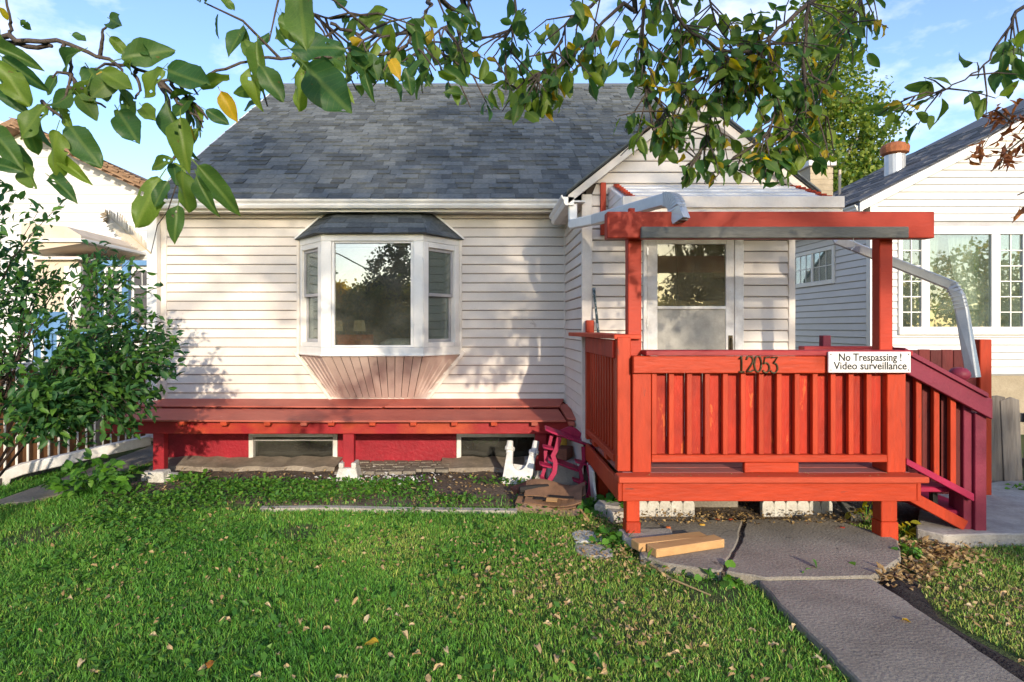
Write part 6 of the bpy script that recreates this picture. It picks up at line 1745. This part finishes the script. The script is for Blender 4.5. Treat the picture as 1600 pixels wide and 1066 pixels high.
# ------------------------------------------------------------------ lawn, ground cover and fallen leaves
def in_poly(x, y, poly):
    c = np.zeros(len(x), bool); n = len(poly); j = n - 1
    for i in range(n):
        xi, yi, xj, yj = poly[i][0], poly[i][1], poly[j][0], poly[j][1]
        c ^= ((yi > y) != (yj > y)) & (x < (xj - xi) * (y - yi) / (yj - yi + 1e-12) + xi); j = i
    return c
trench = [(p.x + .14, p.y + .05) for p in TR] + [(p.x - .13, p.y - .02) for p in reversed(TR)]
HARD = [P_PATH, P_SLAB_A, P_SLAB_B, P_STEP, P_WALK, P_UNDER, trench]
HOLLOW = [(G(470, 832), .20), (G(60, 838), .26), (G(1110, 925), .20)]        # bare soil patches
def sm_noise(x, y, s, seed):
    r = np.random.default_rng(seed); g = r.random((64, 64))
    u, v = x * s + 13.7, y * s + 7.3
    i, j = np.floor(u).astype(int), np.floor(v).astype(int); fu, fv = u - i, v - j
    fu, fv = fu * fu * (3 - 2 * fu), fv * fv * (3 - 2 * fv)
    a = g[i % 64, j % 64] * (1 - fu) + g[(i + 1) % 64, j % 64] * fu
    b = g[i % 64, (j + 1) % 64] * (1 - fu) + g[(i + 1) % 64, (j + 1) % 64] * fu
    return a * (1 - fv) + b * fv
def grass(n, region, seed):
    r = np.random.default_rng(seed)
    x = r.uniform(region[0], region[1], n); y = region[2] + (region[3] - region[2]) * r.random(n) ** 1.25
    keep = np.ones(n, bool)
    for p in HARD: keep &= ~in_poly(x, y, p)
    # inside the picture only, with a margin
    keep &= np.abs(x - .1) < (y * .95 + 1.9)
    keep &= ~((y > 5.0) & (x > -3.3) & (x < .95) & (r.random(n) < .90))
    keep &= ~((y > 5.4) & (x > -3.6))
    for c, rad in HOLLOW: keep &= ~(((x - c.x) ** 2 + ((y - c.y) * .9) ** 2 < rad ** 2 * r.uniform(.4, 1.2, n)) & (r.random(n) < .85))
    dry = .55 * sm_noise(x, y, .9, 3) + .45 * sm_noise(x, y, 3.1, 4)
    # the turf thins and dries towards the deck and on the right-hand lawn
    dry += .34 * np.exp(-(((x - .75) / .8) ** 2 + ((y - 4.3) / .65) ** 2)) + .16 * np.exp(-(((x - .6) / 1.2) ** 2 + ((y - 3.2) / .6) ** 2)) + .42 * (x > 1.6 + (3.6 - y) * .35)
    dry -= .05 + .07 * (x < -.6)
    keep &= r.random(n) < np.clip(1.25 - .75 * np.clip(dry - .5, 0, 1) * 2, .22, 1)
    x, y, dry = x[keep], y[keep], dry[keep]; n = len(x)
    h = r.uniform(.013, .042, n) * (1.15 - .55 * np.clip(dry, 0, 1)) * np.where(r.random(n) < .06, 1.7, 1)
    w = r.uniform(.0009, .0022, n) * (1 + .10 * y)
    a = r.uniform(0, 2 * np.pi, n); lean = r.uniform(.15, .95, n) * h * 1.15; b = r.uniform(0, 2 * np.pi, n)
    dx, dy = np.cos(a) * w, np.sin(a) * w; lx_, ly_ = np.cos(b) * lean, np.sin(b) * lean
    z0 = np.full(n, -.004)
    P = np.stack([np.stack([x - dx, y - dy, z0], 1), np.stack([x + dx, y + dy, z0], 1),
                  np.stack([x - dx * .75 + lx_ * .4, y - dy * .75 + ly_ * .4, h * .68], 1), np.stack([x + dx * .75 + lx_ * .4, y + dy * .75 + ly_ * .4, h * .68], 1),
                  np.stack([x + lx_, y + ly_, h], 1)], 1).reshape(-1, 3)
    i = np.arange(n)[:, None] * 5
    T = np.concatenate([i + (0, 1, 3), i + (0, 3, 2), i + (2, 3, 4)])
    t = np.clip(dry * .62 + r.normal(0, .13, n) + (r.random(n) < .09) * .35, 0, 1)
    return P, T, np.repeat(t, 5)
P, T, t = grass(760000, (-6.2, 6.2, 2.0, 6.6), 1)
tag(link('lawn_grass', np_mesh('lawn_grass', P, T, m_grass, {'tint': t})), kind='stuff')
# longer view of turf outside the picture so that the yard goes on
r = np.random.default_rng(8)

def litter(name, n, pos, size, mat, seed, flat=.35, hmax=.02):
    """leaf-shaped faces lying about: a bent pair of halves each"""
    r = np.random.default_rng(seed)
    x, y, z = pos(r, n); n = len(x)
    a = r.uniform(0, 2 * np.pi, n); s = r.uniform(*size, n)
    d = np.stack([np.cos(a), np.sin(a), r.normal(0, flat, n)], 1); nn = np.stack([r.normal(0, flat, n), r.normal(0, flat, n), np.ones(n)], 1)
    sd = np.cross(d, nn); sd /= np.linalg.norm(sd, axis=1)[:, None]; up = np.cross(sd, d)
    c = np.stack([x, y, z + r.uniform(.002, hmax, n)], 1); S = s[:, None]
    cu = r.uniform(-.3, .4, (n, 1))
    P = np.stack([c, c + d * S * .45 + sd * S * .34 + up * S * cu, c + d * S * .5, c + d * S * .45 - sd * S * .34 + up * S * cu, c + d * S + up * S * cu * .6], 1).reshape(-1, 3)
    i = np.arange(n)[:, None] * 5
    T = np.concatenate([i + (0, 1, 2), i + (0, 2, 3), i + (1, 4, 2), i + (2, 4, 3)])
    return tag(link(name, np_mesh(name, P, T, mat)), kind='stuff')
def not_hard(x, y):
    k = np.ones(len(x), bool)
    for p in HARD: k &= ~in_poly(x, y, p)
    return k
# clover and weeds: the strip along the edging, the left corner, and scattered through the turf
def p_cover(r, n):
    m = n // 2
    x = np.concatenate([r.uniform(-3.3, .55, m), r.normal(-3.2, .55, n // 4), r.uniform(-3.4, 1.2, n - m - n // 4)])
    y = np.concatenate([r.uniform(5.12, 5.85, m), r.normal(4.55, .42, n // 4), r.uniform(2.3, 5.0, n - m - n // 4)])
    k = not_hard(x, y) & (y > 2.3) & (y < 6.0)
    k &= r.random(n) < np.clip(sm_noise(x, y, 2.3, 14) * 1.9 - .35, 0, 1)
    x, y = x[k], y[k]
    return x, y, r.uniform(.01, .05, len(x))
litter('ground_cover', 14000, p_cover, (.022, .05), m_weed_i, 5, .45, .02)
def p_lit(r, n):
    m = int(n * .45)
    x = np.concatenate([r.uniform(-3.2, 3.0, m), r.normal(1.0, .6, n - m)]); y = np.concatenate([r.uniform(2.2, 5.1, m), r.normal(3.9, .7, n - m)])
    k = not_hard(x, y) & (y > 2.2) & (y < 5.9) & (r.random(n) < np.clip(sm_noise(x, y, 1.7, 21) * 2.6 - .75, .04, 1))
    return x[k], y[k], np.full(k.sum(), .028)
litter('leaf_crumbs', 4200, p_lit, (.014, .034), m_fallen_i, 6, .4, .02)
def p_pile(r, n):
    c = [G(1390, 905), G(1420, 890), G(1450, 870), G(1475, 868)]
    i = r.integers(0, 4, n)
    x = np.array([q.x for q in c])[i] + r.normal(0, .09, n); y = np.array([q.y for q in c])[i] + r.normal(0, .085, n)
    k = ~(in_poly(x, y, P_PATH) | in_poly(x, y, P_SLAB_B) | in_poly(x, y, P_STEP))
    return x[k], y[k], r.uniform(.0, .035, k.sum())
litter('leaf_pile', 950, p_pile, (.022, .055), m_fallen_i, 7, .4, .02)
def p_deck(r, n):
    x = r.uniform(1.0, 3.1, n); y = 4.42 + np.abs(r.normal(0, .28, n))
    k = y < 5.2
    return x[k], y[k], np.full(k.sum(), .066) * (y[k] < 4.72) + .01
litter('deck_litter', 700, p_deck, (.012, .034), m_fallen_i, 9, .35, .01)
def p_right(r, n):
    x = r.uniform(2.3, 4.3, n); y = r.uniform(2.4, 4.2, n); k = not_hard(x, y)
    return x[k], y[k], np.full(k.sum(), .02)
litter('leaf_crumbs', 900, p_right, (.014, .036), m_fallen_i, 10, .4, .02)
def p_bits(r, n):
    x = r.uniform(1.05, 2.75, n); y = 4.06 + np.abs(r.normal(0, .05, n)); k = y < 4.16
    return x[k], y[k], np.full(k.sum(), FL)
litter('deck_crumbs', 60, p_bits, (.006, .016), m_fallen_i, 11, .3, .003)
def p_strip(r, n):
    x = r.uniform(-3.3, .7, n); y = r.uniform(5.15, 6.3, n)
    return x, y, np.full(n, .01)
litter('soil_litter', 900, p_strip, (.012, .04), m_fallen_i, 12, .35, .02)
# pale paint chips and shavings on the pavers
def p_chip(r, n):
    return r.normal(-1.0, .28, n), np.clip(r.normal(5.98, .14, n), 5.7, 6.5), np.full(n, .02)
litter('paint_chips', 170, p_chip, (.02, .06), m_white_dirty, 13, .3, .012)
# whole fallen leaves that can be picked out on the lawn
L_fall = [leaf_mesh('fallen_leaf', m_fallen, .28, .35, .35, .12, 3, 5, seed=50), leaf_mesh('fallen_leaf', m_fallen, .22, .5, -.3, .12, 3, 5, seed=51), leaf_mesh('fallen_leaf', m_fallen, .30, .2, .5, .15, 3, 5, seed=52)]
FALL = [(331, 940), (245, 995), (262, 1010), (358, 970), (420, 952), (435, 975), (468, 968), (552, 948), (580, 965), (612, 948), (600, 955), (528, 940), (640, 975), (636, 950), (618, 962), (505, 985), (475, 990), (435, 1025), (410, 1060), (545, 1058), (530, 1055), (665, 1055), (680, 1048), (770, 1050), (660, 1020), (615, 1025),
        (563, 1012), (455, 1040), (500, 890), (596, 880), (596, 885), (655, 860), (755, 865), (745, 900), (720, 935), (840, 1010), (862, 965), (865, 980), (930, 998), (925, 1022), (945, 1050), (1020, 970), (1060, 1020), (1065, 1025), (1085, 965), (1130, 965), (1135, 1058), (1140, 1040), (1160, 1000), (1180, 1000),
        (1215, 1010), (1220, 1020), (1240, 985), (870, 1025), (935, 1052), (1000, 900), (1040, 925), (875, 900), (865, 885), (860, 960), (700, 1015), (640, 1000), (170, 930), (110, 935), (70, 985), (150, 1050), (130, 1030), (155, 885), (372, 900), (395, 870), (320, 1040), (680, 900), (760, 945), (805, 935), (795, 985), (890, 940), (1110, 1010), (1285, 1030), (1300, 1050), (1010, 1000), (980, 940), (1060, 985), (830, 870), (770, 885), (1180, 985), (1230, 1045),
        (1430, 955), (1480, 920), (1520, 955), (1570, 965), (1575, 975), (1540, 905), (1500, 940), (1590, 1035), (1560, 930), (1450, 905)]
for i, (px, py) in enumerate(FALL):
    p = G(px + random.uniform(-4, 4), py + random.uniform(-3, 3), .03)
    o = link('fallen_leaf', L_fall[i % 3])
    a = random.uniform(0, 6.28)
    s = random.uniform(.028, .052)
    o.matrix_basis = leaf_matrix(p, Vector((math.cos(a), math.sin(a), random.uniform(-.1, .3))), rvec(.35) + Vector((0, -.2, 1)), s)
    tag(o, 'dry curled tan leaf fallen on the lawn', 'leaf', 'dry leaves fallen on the lawn')
oy = link('fallen_leaf', L_yell[0]); oy.matrix_basis = leaf_matrix(G(592, 1004, .04), Vector((-1, .1, 0)), Vector((0, -.3, 1)), .075); tag(oy, 'yellow leaf fallen on the lawn', 'leaf')
oz = link('fallen_leaf', leaf_mesh('orange_leaf', leaf_mat('orange_leaf', (.55, .2, .03), (.6, .25, .05)), .34, .2, .2, .1, 3, 5, seed=60)); oz.matrix_basis = leaf_matrix(G(325, 1044, .05), Vector((0, 1, .2)), Vector((0, -.6, 1)), .055); tag(oz, 'orange leaf fallen on the lawn', 'leaf')
ow = link('fallen_leaf', L_yell[1]); ow.matrix_basis = leaf_matrix(G(1410, 969, .06), Vector((1, .1, 0)), Vector((0, 0, 1)), .05); tag(ow, 'small yellow leaf fallen on the concrete path', 'leaf')
# long pale stalks lying on the soil
for q, nm, lab in ((((600, 717), (650, 720), (715, 725)), 'stalk', 'long straight pale stick lying on the pavers beneath the bench'), (((570, 752), (610, 757), (650, 763)), 'stalk', 'pale thin stick lying on the soil before the pavers'), (((1010, 878), (1050, 905), (1110, 930)), 'stalk', 'bent dry stalk lying on the bare soil beside the slab')):
    o = MB().tube([G(x, y, .03) for x, y in q], [.007, .006, .004], 6).build(nm, m_lumber if False else m_fallen, None); tag(o, lab, 'stick')
# more of the street: pavement and carriageway behind the camera
tag(MB().box(-60, 60, -6.3, -4.8, -.05, .03).build('pavement', m_conc_l), kind='structure')
tag(MB().box(-60, 60, -22, -13.5, -.05, .012).build('road', m_conc), kind='structure')
